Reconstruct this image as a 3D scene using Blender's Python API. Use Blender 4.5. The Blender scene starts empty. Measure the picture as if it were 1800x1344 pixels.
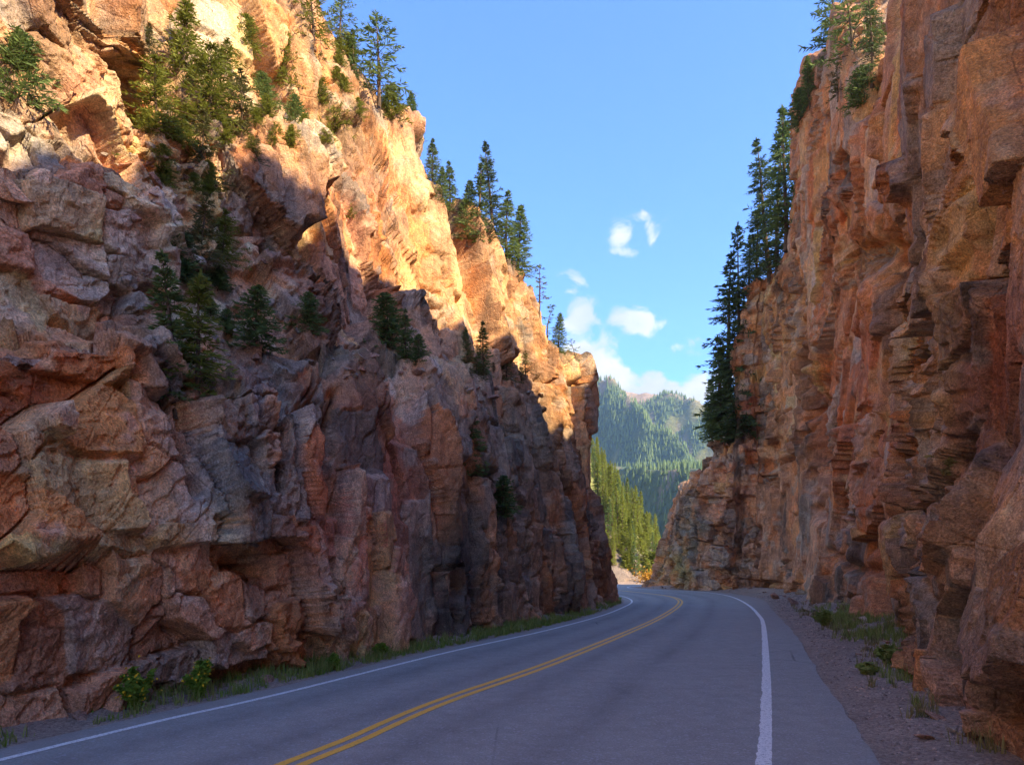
import bpy, math, random
import numpy as np
from mathutils import Vector, Matrix
from mathutils.bvhtree import BVHTree

scene = bpy.context.scene
COL = scene.collection
R = math.radians
random.seed(7)
rng = np.random.default_rng(7)

# ------------------------------------------------------------------ camera
CAM_H = 2.0          # eye height above the road
FPX = 1200.0         # focal length in photograph pixels (1800 wide)
CX, HY = 900.0, 1000.0   # principal column, horizon row
cam_d = bpy.data.cameras.new('camera')
cam = bpy.data.objects.new('camera', cam_d)
COL.objects.link(cam)
cam.location = (0, 0, CAM_H)
cam.rotation_euler = (R(90), 0, 0)
cam_d.sensor_width = 36
cam_d.lens = 36 * FPX / 1800
cam_d.shift_y = (HY - 672) / 1800
cam_d.clip_start = 0.1
cam_d.clip_end = 12000
scene.camera = cam

# ------------------------------------------------------------------ light
SUN_AZ, SUN_EL = 126.0, 36.0       # clockwise from straight ahead; degrees
world = bpy.data.worlds.new('World')
scene.world = world
world.use_nodes = True
sun_d = bpy.data.lights.new('sun', 'SUN')
sun_d.energy = 2.0
sun_d.angle = R(0.9)
sun_d.color = (1.0, 0.80, 0.50)
sun = bpy.data.objects.new('sun', sun_d)
COL.objects.link(sun)
sdir = Vector((math.sin(R(SUN_AZ)) * math.cos(R(SUN_EL)), math.cos(R(SUN_AZ)) * math.cos(R(SUN_EL)), math.sin(R(SUN_EL))))
sun.rotation_euler = sdir.to_track_quat('Z', 'Y').to_euler()
sun.location = sdir * 300

scene.view_settings.view_transform = 'Standard'
scene.view_settings.look = 'None'
scene.view_settings.exposure = 2.92
scene.view_settings.gamma = 1
scene.view_settings.use_curve_mapping = False
try:
    scene.cycles.use_denoising = True
    scene.cycles.denoiser = 'OPENIMAGEDENOISE'
except Exception:
    pass
scene.cycles.max_bounces = 8
scene.cycles.diffuse_bounces = 6
scene.cycles.glossy_bounces = 2
scene.cycles.transmission_bounces = 3
scene.cycles.volume_bounces = 0
scene.cycles.transparent_max_bounces = 8


class NT:
    """small helper for node trees"""
    def __init__(self, tree):
        self.t = tree
        self.n = tree.nodes
        self.l = tree.links

    def node(self, kind, **kw):
        n = self.n.new(kind)
        for k, v in kw.items():
            setattr(n, k, v)
        return n

    def put(self, sock, val):
        if isinstance(val, bpy.types.NodeSocket):
            self.l.new(val, sock)
        elif val is not None:
            sock.default_value = val

    def math(self, op, a, b=None, clamp=False):
        n = self.node('ShaderNodeMath', operation=op, use_clamp=clamp)
        self.put(n.inputs[0], a)
        self.put(n.inputs[1], b)
        return n.outputs[0]

    def mix(self, f, a, b, blend='MIX'):
        n = self.node('ShaderNodeMix', data_type='RGBA', blend_type=blend)
        self.put(n.inputs['Factor'], f)
        self.put(n.inputs[6], a)
        self.put(n.inputs[7], b)
        return n.outputs[2]

    def ramp(self, f, stops, interp='LINEAR'):
        n = self.node('ShaderNodeValToRGB')
        n.color_ramp.interpolation = interp
        el = n.color_ramp.elements
        while len(el) < len(stops):
            el.new(0.5)
        for e, (p, c) in zip(el, stops):
            e.position = p
            e.color = (c, c, c, 1) if isinstance(c, (int, float)) else (*c, 1)
        self.put(n.inputs[0], f)
        return n.outputs[0]

    def noise(self, vec, scale, detail=4, rough=0.55, dist=0.0):
        n = self.node('ShaderNodeTexNoise')
        self.put(n.inputs['Vector'], vec)
        n.inputs['Scale'].default_value = scale
        n.inputs['Detail'].default_value = detail
        n.inputs['Roughness'].default_value = rough
        n.inputs['Distortion'].default_value = dist
        return n.outputs[0]

    def smooth(self, x, a, b):
        n = self.node('ShaderNodeMapRange', interpolation_type='SMOOTHSTEP')
        self.put(n.inputs[0], x)
        n.inputs[1].default_value = a
        n.inputs[2].default_value = b
        return n.outputs[0]

    def mapping(self, vec, scale=(1, 1, 1), loc=(0, 0, 0), rot=(0, 0, 0)):
        n = self.node('ShaderNodeMapping')
        self.put(n.inputs[0], vec)
        n.inputs['Location'].default_value = loc
        n.inputs['Rotation'].default_value = rot
        n.inputs['Scale'].default_value = scale
        return n.outputs[0]


def build_world():
    t = NT(world.node_tree)
    t.n.clear()
    out = t.node('ShaderNodeOutputWorld')
    bg = t.node('ShaderNodeBackground')
    sky = t.node('ShaderNodeTexSky', sky_type='NISHITA')
    sky.sun_disc = False
    sky.sun_elevation = R(SUN_EL)
    sky.sun_rotation = R(SUN_AZ)
    sky.air_density = 0.45
    sky.dust_density = 1.0
    sky.ozone_density = 2.6
    sky.altitude = 2400
    d = t.node('ShaderNodeTexCoord').outputs['Generated']
    sep = t.node('ShaderNodeSeparateXYZ')
    t.put(sep.inputs[0], d)
    x, y, z = sep.outputs
    hor = t.math('SQRT', t.math('ADD', t.math('MULTIPLY', x, x), t.math('MULTIPLY', y, y)))
    el = t.math('DIVIDE', z, t.math('MAXIMUM', hor, 0.05))
    # cumulus bank standing on the horizon all round
    big = t.noise(t.mapping(d, (1, 1, 1.5)), 5.0, 2, 0.5)
    puff = t.noise(t.mapping(d, (1, 1, 1.3), (3.1, 0.4, 0.2)), 17.0, 7, 0.52, 0.15)
    top = t.math('ADD', t.math('ADD', t.math('ADD', 0.300, t.math('MULTIPLY', t.math('SUBTRACT', 0.16, x), 0.40)), t.math('MULTIPLY', t.math('SUBTRACT', big, 0.5), 0.14)),
                 t.math('MULTIPLY', t.math('SUBTRACT', puff, 0.5), 0.20))
    bank = t.smooth(t.math('SUBTRACT', top, el), -0.004, 0.022)
    # scattered small fair-weather clouds: a thin layer of torn puffs
    wisp = t.noise(t.mapping(d, (1, 1, 1.2), (0.3, 0.1, 0.7)), 24.0, 8, 0.60, 0.5)
    spots = None
    for px, py, rx, ry, a in [(1092, 412, .024, .026, 1.0), (1094, 441, .026, .010, .8), (1125, 380, .026, .010, .8), (1142, 405, .012, .024, .7),
                              (1018, 556, .028, .036, 1.0), (1012, 500, .026, .026, .6), (1122, 568, .04, .020, 1.0), (1040, 600, .06, .022, .8),
                              (1200, 608, .04, .010, .5)]:
        v = Vector(((px - CX) / FPX, 1, (HY - py) / FPX))
        n1 = t.math('DIVIDE', t.math('SUBTRACT', t.math('DIVIDE', x, t.math('MAXIMUM', y, 0.05)), v.x), rx)
        n2 = t.math('DIVIDE', t.math('SUBTRACT', t.math('DIVIDE', z, t.math('MAXIMUM', y, 0.05)), v.z), ry)
        r2 = t.math('ADD', t.math('MULTIPLY', n1, n1), t.math('MULTIPLY', n2, n2))
        g = t.math('MULTIPLY', t.math('EXPONENT', t.math('MULTIPLY', r2, -0.8)), a)
        spots = g if spots is None else t.math('MAXIMUM', spots, g)
    front = t.smooth(y, 0.1, 0.3)
    spots = t.math('MULTIPLY', spots, front)
    other = t.math('MULTIPLY', t.smooth(t.noise(d, 3.1, 2, 0.5), 0.60, 0.75), t.math('SUBTRACT', 1.0, t.smooth(y, 0.0, 0.5)))
    spots = t.math('MAXIMUM', spots, other)
    wc = t.smooth(t.math('ADD', t.math('MULTIPLY', wisp, 1.0), t.math('MULTIPLY', spots, 0.38)), 0.67, 0.90)
    wc = t.math('MULTIPLY', wc, t.smooth(spots, 0.04, 0.3))
    cover = t.math('MAXIMUM', bank, t.math('MULTIPLY', wc, 0.95))
    shade = t.noise(t.mapping(d, (1, 1, 1.6), (3.13, 0.42, 0.26)), 13.0, 5, 0.5, 0.2)
    cl = t.mix(t.smooth(shade, 0.35, 0.7), (0.82, 0.84, 0.92, 1), (1.12, 1.09, 1.04, 1))
    hsv = t.node('ShaderNodeHueSaturation')
    hsv.inputs['Saturation'].default_value = 1.17
    hsv.inputs['Hue'].default_value = 0.508
    hsv.inputs['Value'].default_value = 1.0
    t.put(hsv.inputs['Color'], sky.outputs[0])
    col = t.mix(cover, hsv.outputs[0], cl)
    t.put(bg.inputs['Color'], col)
    bg.inputs['Strength'].default_value = 0.15
    t.l.new(bg.outputs[0], out.inputs[0])


build_world()


# ------------------------------------------------------------------ numeric helpers
def ground_pt(px, py, z=0.0):
    Y = FPX * (CAM_H - z) / (py - HY)
    return ((px - CX) / FPX * Y, Y)


def hash_u(ix, iy, iz, seed):
    h = (ix.astype(np.int64).astype(np.uint32) * np.uint32(374761393)) ^ (iy.astype(np.int64).astype(np.uint32) * np.uint32(668265263)) ^ (iz.astype(np.int64).astype(np.uint32) * np.uint32(2147483647 - 1234567)) ^ np.uint32((seed * 1013904223 + 12345) & 0xffffffff)
    h = (h ^ (h >> np.uint32(13))) * np.uint32(1274126177)
    h = (h ^ (h >> np.uint32(16))) * np.uint32(2246822519)
    return h ^ (h >> np.uint32(15))


def u01(h):
    return (h & np.uint32(0xffffff)).astype(np.float32) / np.float32(16777216.0)


def rehash(h, k):
    g = (h + np.uint32((k * 2654435761) & 0xffffffff))
    g = (g ^ (g >> np.uint32(16))) * np.uint32(2246822507)
    g = (g ^ (g >> np.uint32(13))) * np.uint32(3266489909)
    return u01(g ^ (g >> np.uint32(16)))


def vnoise(x, y, seed, z=None):
    """value noise, -1..1, in 2 or 3 dimensions"""
    if z is None:
        ix, iy = np.floor(x), np.floor(y)
        fx, fy = (x - ix).astype(np.float32), (y - iy).astype(np.float32)
        fx = fx * fx * (3 - 2 * fx)
        fy = fy * fy * (3 - 2 * fy)
        o = np.zeros(1)
        a = u01(hash_u(ix, iy, o, seed)); b = u01(hash_u(ix + 1, iy, o, seed))
        c = u01(hash_u(ix, iy + 1, o, seed)); d = u01(hash_u(ix + 1, iy + 1, o, seed))
        return ((a * (1 - fx) + b * fx) * (1 - fy) + (c * (1 - fx) + d * fx) * fy) * 2 - 1
    ix, iy, iz = np.floor(x), np.floor(y), np.floor(z)
    fx, fy, fz = (x - ix).astype(np.float32), (y - iy).astype(np.float32), (z - iz).astype(np.float32)
    fx = fx * fx * (3 - 2 * fx); fy = fy * fy * (3 - 2 * fy); fz = fz * fz * (3 - 2 * fz)
    r = 0
    for dz in (0, 1):
        a = u01(hash_u(ix, iy, iz + dz, seed)); b = u01(hash_u(ix + 1, iy, iz + dz, seed))
        c = u01(hash_u(ix, iy + 1, iz + dz, seed)); d = u01(hash_u(ix + 1, iy + 1, iz + dz, seed))
        s = (a * (1 - fx) + b * fx) * (1 - fy) + (c * (1 - fx) + d * fx) * fy
        r = r + s * (fz if dz else (1 - fz))
    return r * 2 - 1


def fbm(x, y, seed, octaves=4, gain=0.5, z=None):
    a, f, s, tot = 1.0, 1.0, 0.0, 0.0
    for o in range(octaves):
        s = s + a * vnoise(x * f + 17.3 * o, y * f - 9.1 * o, seed + o * 31, None if z is None else z * f + 3.7 * o)
        tot += a
        a *= gain
        f *= 2.03
    return s / tot


def voro(u, v, seed, jitter=0.85, box=0.6):
    """cell noise with a boxy metric: the nearest and second nearest cell (distance, id, offset to its centre)"""
    iu, iv = np.floor(u), np.floor(v)
    F1 = np.full(u.shape, 9.0, np.float32); F2 = F1.copy()
    ID = np.zeros(u.shape, np.uint32); ID2 = ID.copy()
    DU = np.zeros(u.shape, np.float32); DV = DU.copy(); EU = DU.copy(); EV = DU.copy()
    z = np.zeros(1)
    for j in (-1, 0, 1):
        for i in (-1, 0, 1):
            h = hash_u(iu + i, iv + j, z, seed)
            pu = iu + i + 0.5 + (rehash(h, 1) - 0.5) * jitter
            pv = iv + j + 0.5 + (rehash(h, 2) - 0.5) * jitter
            du = (u - pu).astype(np.float32); dv = (v - pv).astype(np.float32)
            d = box * np.maximum(np.abs(du), np.abs(dv)) + (1 - box) * np.sqrt(du * du + dv * dv)
            near = d < F1
            sec = ~near & (d < F2)
            F2 = np.where(near, F1, np.where(sec, d, F2))
            ID2 = np.where(near, ID, np.where(sec, h, ID2))
            EU = np.where(near, DU, np.where(sec, du, EU)); EV = np.where(near, DV, np.where(sec, dv, EV))
            F1 = np.where(near, d, F1); ID = np.where(near, h, ID)
            DU = np.where(near, du, DU); DV = np.where(near, dv, DV)
    return F1, F2, ID, DU, DV, ID2, EU, EV


def facets(u, v, w, h, seed, amp, tilt, crack=0.0, cw=0.05, box=0.6, jitter=0.85, edge=0.14):
    """broken rock: every joint-bounded cell is a tilted facet of its own, joined by steep sides, some joints open"""
    F1, F2, ID, DU, DV, ID2, EU, EV = voro(u / w, v / h, seed, jitter, box)

    def facet(I, a, b):
        return (rehash(I, 3) - 0.5) * 2 * amp + a * (rehash(I, 4) - 0.5) * 2 * tilt[0] + b * (rehash(I, 5) - 0.56) * 2 * tilt[1]
    e = (F2 - F1) * min(w, h)
    k = np.clip(e / edge, 0, 1)
    f1, f2 = facet(ID, DU, DV), facet(ID2, EU, EV)
    d = f1 * (0.5 + 0.5 * k) + f2 * (0.5 - 0.5 * k)
    if crack:
        open_ = np.clip(rehash(ID ^ ID2, 6) * 1.7 - 0.45, 0, 1)
        d = d - crack * open_ * np.clip(1 - e / (1.6 * cw), 0, 1)
    return d, ID


def catmull(pts, n, closed=False):
    P = np.array(pts, float)
    P = np.vstack([2 * P[0] - P[1], P, 2 * P[-1] - P[-2]])
    L = [0.0]
    out = []
    seg = max(4, int(n / (len(pts) - 1)) * 4)
    for i in range(1, len(P) - 2):
        p0, p1, p2, p3 = P[i - 1], P[i], P[i + 1], P[i + 2]
        t = np.linspace(0, 1, seg, endpoint=False)[:, None]
        out.append(0.5 * (2 * p1 + (p2 - p0) * t + (2 * p0 - 5 * p1 + 4 * p2 - p3) * t ** 2 + (3 * p1 - p0 - 3 * p2 + p3) * t ** 3))
    out.append(P[-2][None])
    C = np.vstack(out)
    L = np.concatenate([[0], np.cumsum(np.linalg.norm(np.diff(C, axis=0), axis=1))])
    s = np.linspace(0, L[-1], n)
    return np.stack([np.interp(s, L, C[:, k]) for k in range(C.shape[1])], 1)


# ------------------------------------------------------------------ object helpers
def tag(o, label=None, cat=None, group=None, kind=None):
    if label: o['label'] = label
    if cat: o['category'] = cat
    if group: o['group'] = group
    if kind: o['kind'] = kind
    return o


def mesh_np(name, V, F, mat=None, parent=None, attrs=None, smooth=False):
    """one mesh object out of numpy arrays; F is (n,3) or (n,4)"""
    me = bpy.data.meshes.new(name)
    V = np.ascontiguousarray(V, np.float32); F = np.ascontiguousarray(F, np.int32)
    k = F.shape[1]
    me.vertices.add(len(V)); me.vertices.foreach_set('co', V.ravel())
    me.loops.add(F.size); me.loops.foreach_set('vertex_index', F.ravel())
    me.polygons.add(len(F))
    me.polygons.foreach_set('loop_start', np.arange(0, F.size, k, dtype=np.int32))
    me.polygons.foreach_set('loop_total', np.full(len(F), k, np.int32))
    if smooth:
        me.polygons.foreach_set('use_smooth', np.ones(len(F), bool))
    if attrs:
        for an, av in attrs.items():
            if av.ndim == 2:
                a = me.attributes.new(an, 'FLOAT_COLOR', 'POINT')
                c = np.ones((len(V), 4), np.float32); c[:, :3] = av
                a.data.foreach_set('color', c.ravel())
            else:
                a = me.attributes.new(an, 'FLOAT', 'POINT')
                a.data.foreach_set('value', np.ascontiguousarray(av, np.float32))
    me.update(calc_edges=True)
    if mat: me.materials.append(mat)
    o = bpy.data.objects.new(name, me)
    COL.objects.link(o)
    if parent: o.parent = parent
    return o


def empty(name, loc=(0, 0, 0), rz=0.0, scale=1.0):
    o = bpy.data.objects.new(name, None)
    o.empty_display_size = 0.2
    o.location = loc
    o.rotation_euler = (0, 0, rz)
    o.scale = (scale,) * 3
    COL.objects.link(o)
    return o


def new_mat(name):
    m = bpy.data.materials.new(name)
    m.use_nodes = True
    t = NT(m.node_tree)
    b = m.node_tree.nodes['Principled BSDF']
    return m, t, b


def bump(t, b, height, dist, strength=1.0, normal=None):
    n = t.node('ShaderNodeBump')
    n.inputs['Strength'].default_value = strength
    n.inputs['Distance'].default_value = dist
    t.put(n.inputs['Height'], height)
    if normal is not None: t.put(n.inputs['Normal'], normal)
    t.put(b.inputs['Normal'], n.outputs[0])
    return n.outputs[0]


# ------------------------------------------------------------------ materials
def mat_rock():
    m, t, b = new_mat('rock')
    at = t.node('ShaderNodeAttribute', attribute_name='rock_colour').outputs['Color']
    pos = t.node('ShaderNodeNewGeometry').outputs['Position']
    n1 = t.noise(pos, 1.1, 3, 0.65, 0.4)
    n2 = t.noise(pos, 6.0, 4, 0.75)
    n3 = t.noise(pos, 30.0, 2, 0.8)
    stv = t.noise(t.mapping(pos, (5, 5, 0.8)), 1.0, 3, 0.65)
    c = t.mix(0.9, at, t.ramp(n1, [(0.25, (0.55, 0.50, 0.50)), (0.5, (1, 1, 1)), (0.75, (1.45, 1.28, 1.10))]), 'MULTIPLY')
    c = t.mix(0.9, c, t.ramp(n2, [(0.28, (0.62, 0.60, 0.60)), (0.48, (1, 0.98, 0.97)), (0.72, (1.42, 1.36, 1.30))]), 'MULTIPLY')
    c = t.mix(0.85, c, t.ramp(n3, [(0.30, 0.55), (0.5, 1.0), (0.68, 1.55)]), 'MULTIPLY')
    c = t.mix(0.6, c, t.ramp(stv, [(0.30, (0.55, 0.52, 0.55)), (0.5, (1, 1, 1)), (0.75, (1.25, 1.15, 1.0))]), 'MULTIPLY')
    # pale lichen specks
    lv = t.smooth(n2, 0.63, 0.72)
    c = t.mix(t.math('MULTIPLY', lv, 0.45), c, (0.46, 0.42, 0.36, 1))
    t.put(b.inputs['Base Color'], c)
    b.inputs['Roughness'].default_value = 0.85
    b.inputs['Specular IOR Level'].default_value = 0.25
    # fine fractures cut into the relief
    wob = t.mix(0.05, pos, t.node('ShaderNodeTexNoise').outputs['Color'])
    wn = [n for n in t.n if n.bl_idname == 'ShaderNodeTexNoise'][-1]
    t.put(wn.inputs['Vector'], pos); wn.inputs['Scale'].default_value = 1.6; wn.inputs['Detail'].default_value = 2
    hh = None
    for sc, wd, dp, rt in ((1.3, 0.035, 0.45, (0.2, 0.1, 0.1)),):
        v = t.node('ShaderNodeTexVoronoi', feature='DISTANCE_TO_EDGE')
        t.put(v.inputs['Vector'], t.mapping(wob, (1, 1, 0.8), (0, 0, 0), rt)); v.inputs['Scale'].default_value = sc
        k = t.math('MULTIPLY', t.smooth(v.outputs['Distance'], 0.0, wd), dp)
        hh = k if hh is None else t.math('ADD', hh, k)
    hh = t.math('ADD', t.math('MULTIPLY', hh, 0.45), t.math('ADD', t.math('MULTIPLY', n2, 1.1), t.math('MULTIPLY', n3, 0.35)))
    bump(t, b, hh, 0.085, 1.0)
    return m


def mat_simple(name, col, rough=0.9, scale=8, var=0.35, bumpd=0.01, spec=0.2):
    m, t, b = new_mat(name)
    pos = t.node('ShaderNodeNewGeometry').outputs['Position']
    n = t.noise(pos, scale, 5, 0.6)
    c = t.mix(1.0, (*col, 1), t.ramp(n, [(0.3, 1 - var), (0.7, 1 + var)]), 'MULTIPLY')
    t.put(b.inputs['Base Color'], c)
    b.inputs['Roughness'].default_value = rough
    b.inputs['Specular IOR Level'].default_value = spec
    if bumpd: bump(t, b, n, bumpd)
    return m


def mat_foliage(name, dark, light, transl=0.25):
    m, t, b = new_mat(name)
    oi = t.node('ShaderNodeObjectInfo').outputs['Random']
    at = t.node('ShaderNodeAttribute', attribute_name='leaf').outputs['Fac']
    f = t.math('ADD', t.math('MULTIPLY', at, 0.75), t.math('MULTIPLY', oi, 0.25), True)
    c = t.mix(f, (*dark, 1), (*light, 1))
    t.put(b.inputs['Base Color'], c)
    b.inputs['Roughness'].default_value = 0.7
    b.inputs['Specular IOR Level'].default_value = 0.2
    tr = t.node('ShaderNodeBsdfTranslucent')
    t.put(tr.inputs[0], c)
    mx = t.node('ShaderNodeMixShader')
    mx.inputs[0].default_value = transl
    t.l.new(b.outputs[0], mx.inputs[1]); t.l.new(tr.outputs[0], mx.inputs[2])
    t.l.new(mx.outputs[0], m.node_tree.nodes['Material Output'].inputs[0])
    return m


def mat_asphalt():
    m, t, b = new_mat('asphalt')
    pos = t.node('ShaderNodeNewGeometry').outputs['Position']
    big = t.noise(pos, 0.35, 5, 0.6)
    mid = t.noise(pos, 3.0, 6, 0.7)
    fine = t.noise(pos, 38.0, 4, 0.85)
    st = t.node('ShaderNodeTexVoronoi'); t.put(st.inputs['Vector'], pos); st.inputs['Scale'].default_value = 34
    c = t.mix(big, (0.238, 0.226, 0.204, 1), (0.315, 0.300, 0.272, 1))
    c = t.mix(0.7, c, t.ramp(mid, [(0.3, 0.78), (0.7, 1.2)]), 'MULTIPLY')
    c = t.mix(0.9, c, t.ramp(fine, [(0.3, 0.62), (0.5, 1.0), (0.68, 1.45)]), 'MULTIPLY')
    sepc = t.node('ShaderNodeSeparateColor'); t.put(sepc.inputs[0], st.outputs['Color'])
    c = t.mix(t.smooth(sepc.outputs[0], 0.86, 0.97), c, (0.34, 0.33, 0.33, 1))
    ac = t.node('ShaderNodeAttribute', attribute_name='track').outputs['Fac']
    c = t.mix(t.math('MULTIPLY', ac, t.ramp(t.noise(t.mapping(pos, (1, 0.3, 1)), 0.9, 4, 0.6), [(0.3, 0.3), (0.7, 1.0)])), c, t.mix(1.0, c, (0.66, 0.66, 0.68, 1), 'MULTIPLY'))
    # dust swept off the wheel tracks towards the edges
    du = t.node('ShaderNodeAttribute', attribute_name='dust').outputs['Fac']
    dn = t.math('MULTIPLY', du, t.ramp(t.noise(t.mapping(pos, (1, 0.5, 1)), 1.3, 6, 0.7), [(0.25, 0.25), (0.75, 1.0)]))
    c = t.mix(dn, c, (0.27, 0.21, 0.175, 1))
    # a few fine cracks
    v = t.node('ShaderNodeTexVoronoi', feature='DISTANCE_TO_EDGE')
    t.put(v.inputs['Vector'], t.mix(0.06, pos, t.noise(pos, 1.5, 4, 0.6)))
    v.inputs['Scale'].default_value = 0.33
    cr = t.math('MULTIPLY', t.math('LESS_THAN', v.outputs['Distance'], 0.0035), t.smooth(t.noise(pos, 0.22, 2), 0.52, 0.66))
    c = t.mix(t.math('MULTIPLY', cr, 0.6), c, (0.025, 0.025, 0.027, 1))
    t.put(b.inputs['Base Color'], c)
    b.inputs['Roughness'].default_value = 0.78
    b.inputs['Specular IOR Level'].default_value = 0.35
    bump(t, b, t.math('ADD', fine, t.math('MULTIPLY', st.outputs['Distance'], 0.5)), 0.006, 0.7)
    return m


def mat_paint(name, col, worn):
    m, t, b = new_mat(name)
    pos = t.node('ShaderNodeNewGeometry').outputs['Position']
    n = t.noise(pos, 26, 6, 0.75)
    n2 = t.noise(pos, 110, 3, 0.7)
    f = t.smooth(t.math('ADD', t.math('MULTIPLY', n, 0.6), t.math('MULTIPLY', n2, 0.4)), 0.36 + worn, 0.52 + worn)
    t.put(b.inputs['Base Color'], t.mix(f, (0.13, 0.13, 0.135, 1), (*col, 1)))
    b.inputs['Roughness'].default_value = 0.65
    bump(t, b, n2, 0.004, 0.5)
    return m


def mat_gravel():
    m, t, b = new_mat('gravel')
    pos = t.node('ShaderNodeNewGeometry').outputs['Position']
    v = t.node('ShaderNodeTexVoronoi'); t.put(v.inputs['Vector'], pos); v.inputs['Scale'].default_value = 28
    v2 = t.node('ShaderNodeTexVoronoi'); t.put(v2.inputs['Vector'], pos); v2.inputs['Scale'].default_value = 75
    n = t.noise(pos, 0.9, 6, 0.65)
    sc = t.node('ShaderNodeSeparateColor'); t.put(sc.inputs[0], v.outputs['Color'])
    c = t.ramp(sc.outputs[0], [(0.0, (0.16, 0.11, 0.08)), (0.5, (0.31, 0.22, 0.16)), (1.0, (0.47, 0.38, 0.30))])
    sc2 = t.node('ShaderNodeSeparateColor'); t.put(sc2.inputs[0], v2.outputs['Color'])
    c = t.mix(0.5, c, t.ramp(sc2.outputs[1], [(0.0, (0.13, 0.10, 0.08)), (1.0, (0.42, 0.33, 0.28))]))
    c = t.mix(0.7, c, t.ramp(n, [(0.3, (0.65, 0.6, 0.55)), (0.7, (1.2, 1.15, 1.1))]), 'MULTIPLY')
    t.put(b.inputs['Base Color'], c)
    b.inputs['Roughness'].default_value = 0.9
    hh = t.math('ADD', t.math('MULTIPLY', v.outputs['Distance'], -1.0), t.math('MULTIPLY', v2.outputs['Distance'], -0.4))
    bump(t, b, hh, 0.02, 0.8)
    return m


M_ROCK = mat_rock()
M_ASPH = mat_asphalt()
M_GRAVEL = mat_gravel()
M_WHITE = mat_paint('white_road_paint', (0.80, 0.78, 0.74), 0.0)
M_YELLOW = mat_paint('yellow_road_paint', (0.85, 0.44, 0.05), -0.03)
M_BARK = mat_simple('bark', (0.11, 0.075, 0.05), 0.95, 20, 0.5, 0.01)
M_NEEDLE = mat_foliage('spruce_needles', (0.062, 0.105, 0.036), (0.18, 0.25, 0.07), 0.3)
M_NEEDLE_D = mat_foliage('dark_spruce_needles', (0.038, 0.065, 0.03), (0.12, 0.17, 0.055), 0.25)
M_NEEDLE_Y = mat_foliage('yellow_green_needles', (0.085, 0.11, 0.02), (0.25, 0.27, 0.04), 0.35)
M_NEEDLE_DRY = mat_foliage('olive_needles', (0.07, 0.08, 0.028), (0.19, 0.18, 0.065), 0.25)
M_NEEDLE_S = mat_foliage('sunlit_tint_needles', (0.13, 0.165, 0.03), (0.34, 0.36, 0.055), 0.4)  # needle colour lightened to stand in for sunlight on the far slope
M_LEAF = mat_foliage('bright_leaves', (0.11, 0.20, 0.025), (0.28, 0.40, 0.05), 0.38)
M_GRASS = mat_foliage('grass_blades', (0.14, 0.21, 0.04), (0.38, 0.40, 0.12), 0.38)
M_DRYGRASS = mat_foliage('dry_grass_blades', (0.16, 0.14, 0.05), (0.40, 0.33, 0.14), 0.3)
M_FLOWER = mat_simple('yellow_flowers', (0.75, 0.45, 0.02), 0.7, 30, 0.2, 0)
M_ORANGE = mat_foliage('autumn_leaves', (0.30, 0.13, 0.02), (0.62, 0.33, 0.04), 0.3)

# ------------------------------------------------------------------ the canyon walls
AH = R(21.0)                                   # heading of the near road
SA, CA = math.sin(AH), math.cos(AH)


def left_from_pixel(px, py, p):
    """a point of the left wall seen at (px, py), p metres left of the heading line -> (s, z)"""
    dx = (px - CX) / FPX
    s = p * (CA + dx * SA) / (SA - dx * CA)
    Y = s * CA + p * SA
    return s, CAM_H + (HY - py) / FPX * Y


class TPS:
    def __init__(self, pts, vals, lam=0.05):
        self.P = np.array(pts, float); n = len(self.P)
        d = np.linalg.norm(self.P[:, None] - self.P[None], axis=2)
        K = self.k(d) + lam * np.eye(n)
        Q = np.hstack([np.ones((n, 1)), self.P])
        A = np.block([[K, Q], [Q.T, np.zeros((3, 3))]])
        self.w = np.linalg.solve(A, np.concatenate([vals, np.zeros(3)]))

    @staticmethod
    def k(d):
        return np.where(d > 1e-9, d * d * np.log(np.maximum(d, 1e-9)), 0)

    def __call__(self, x, y):
        n = len(self.P)
        r = self.w[n] + self.w[n + 1] * x + self.w[n + 2] * y
        for i in range(n):
            r = r + self.w[i] * self.k(np.hypot(x - self.P[i, 0], y - self.P[i, 1]))
        return r


def grid_normals(P):
    du = np.gradient(P, axis=0); dv = np.gradient(P, axis=1)
    N = np.cross(du, dv)
    N /= np.maximum(np.linalg.norm(N, axis=2, keepdims=True), 1e-9)
    return N


def blur(A, k, axis):
    for _ in range(2):
        w = np.ones(2 * k + 1) / (2 * k + 1)
        A = np.apply_along_axis(lambda a: np.convolve(np.pad(a, k, mode='edge'), w, 'valid'), axis, A)
    return A


def smooth_normals(N, k=6):
    n = N[::1].copy()
    for c in range(3):
        a = n[:, :, c]
        for ax in (0, 1):
            cs = np.cumsum(np.pad(a, [(k + 1, k) if i == ax else (0, 0) for i in (0, 1)], mode='edge'), axis=ax)
            if ax == 0: a = (cs[2 * k + 1:] - cs[:-2 * k - 1]) / (2 * k + 1)
            else: a = (cs[:, 2 * k + 1:] - cs[:, :-2 * k - 1]) / (2 * k + 1)
        n[:, :, c] = a
    return n / np.maximum(np.linalg.norm(n, axis=2, keepdims=True), 1e-9)


def project(P):
    Y = np.maximum(P[..., 1], 0.5)
    return CX + FPX * P[..., 0] / Y, HY - FPX * (P[..., 2] - CAM_H) / Y


def sstep(x, a, b):
    t = np.clip((x - a) / (b - a), 0, 1)
    return t * t * (3 - 2 * t)


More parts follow.
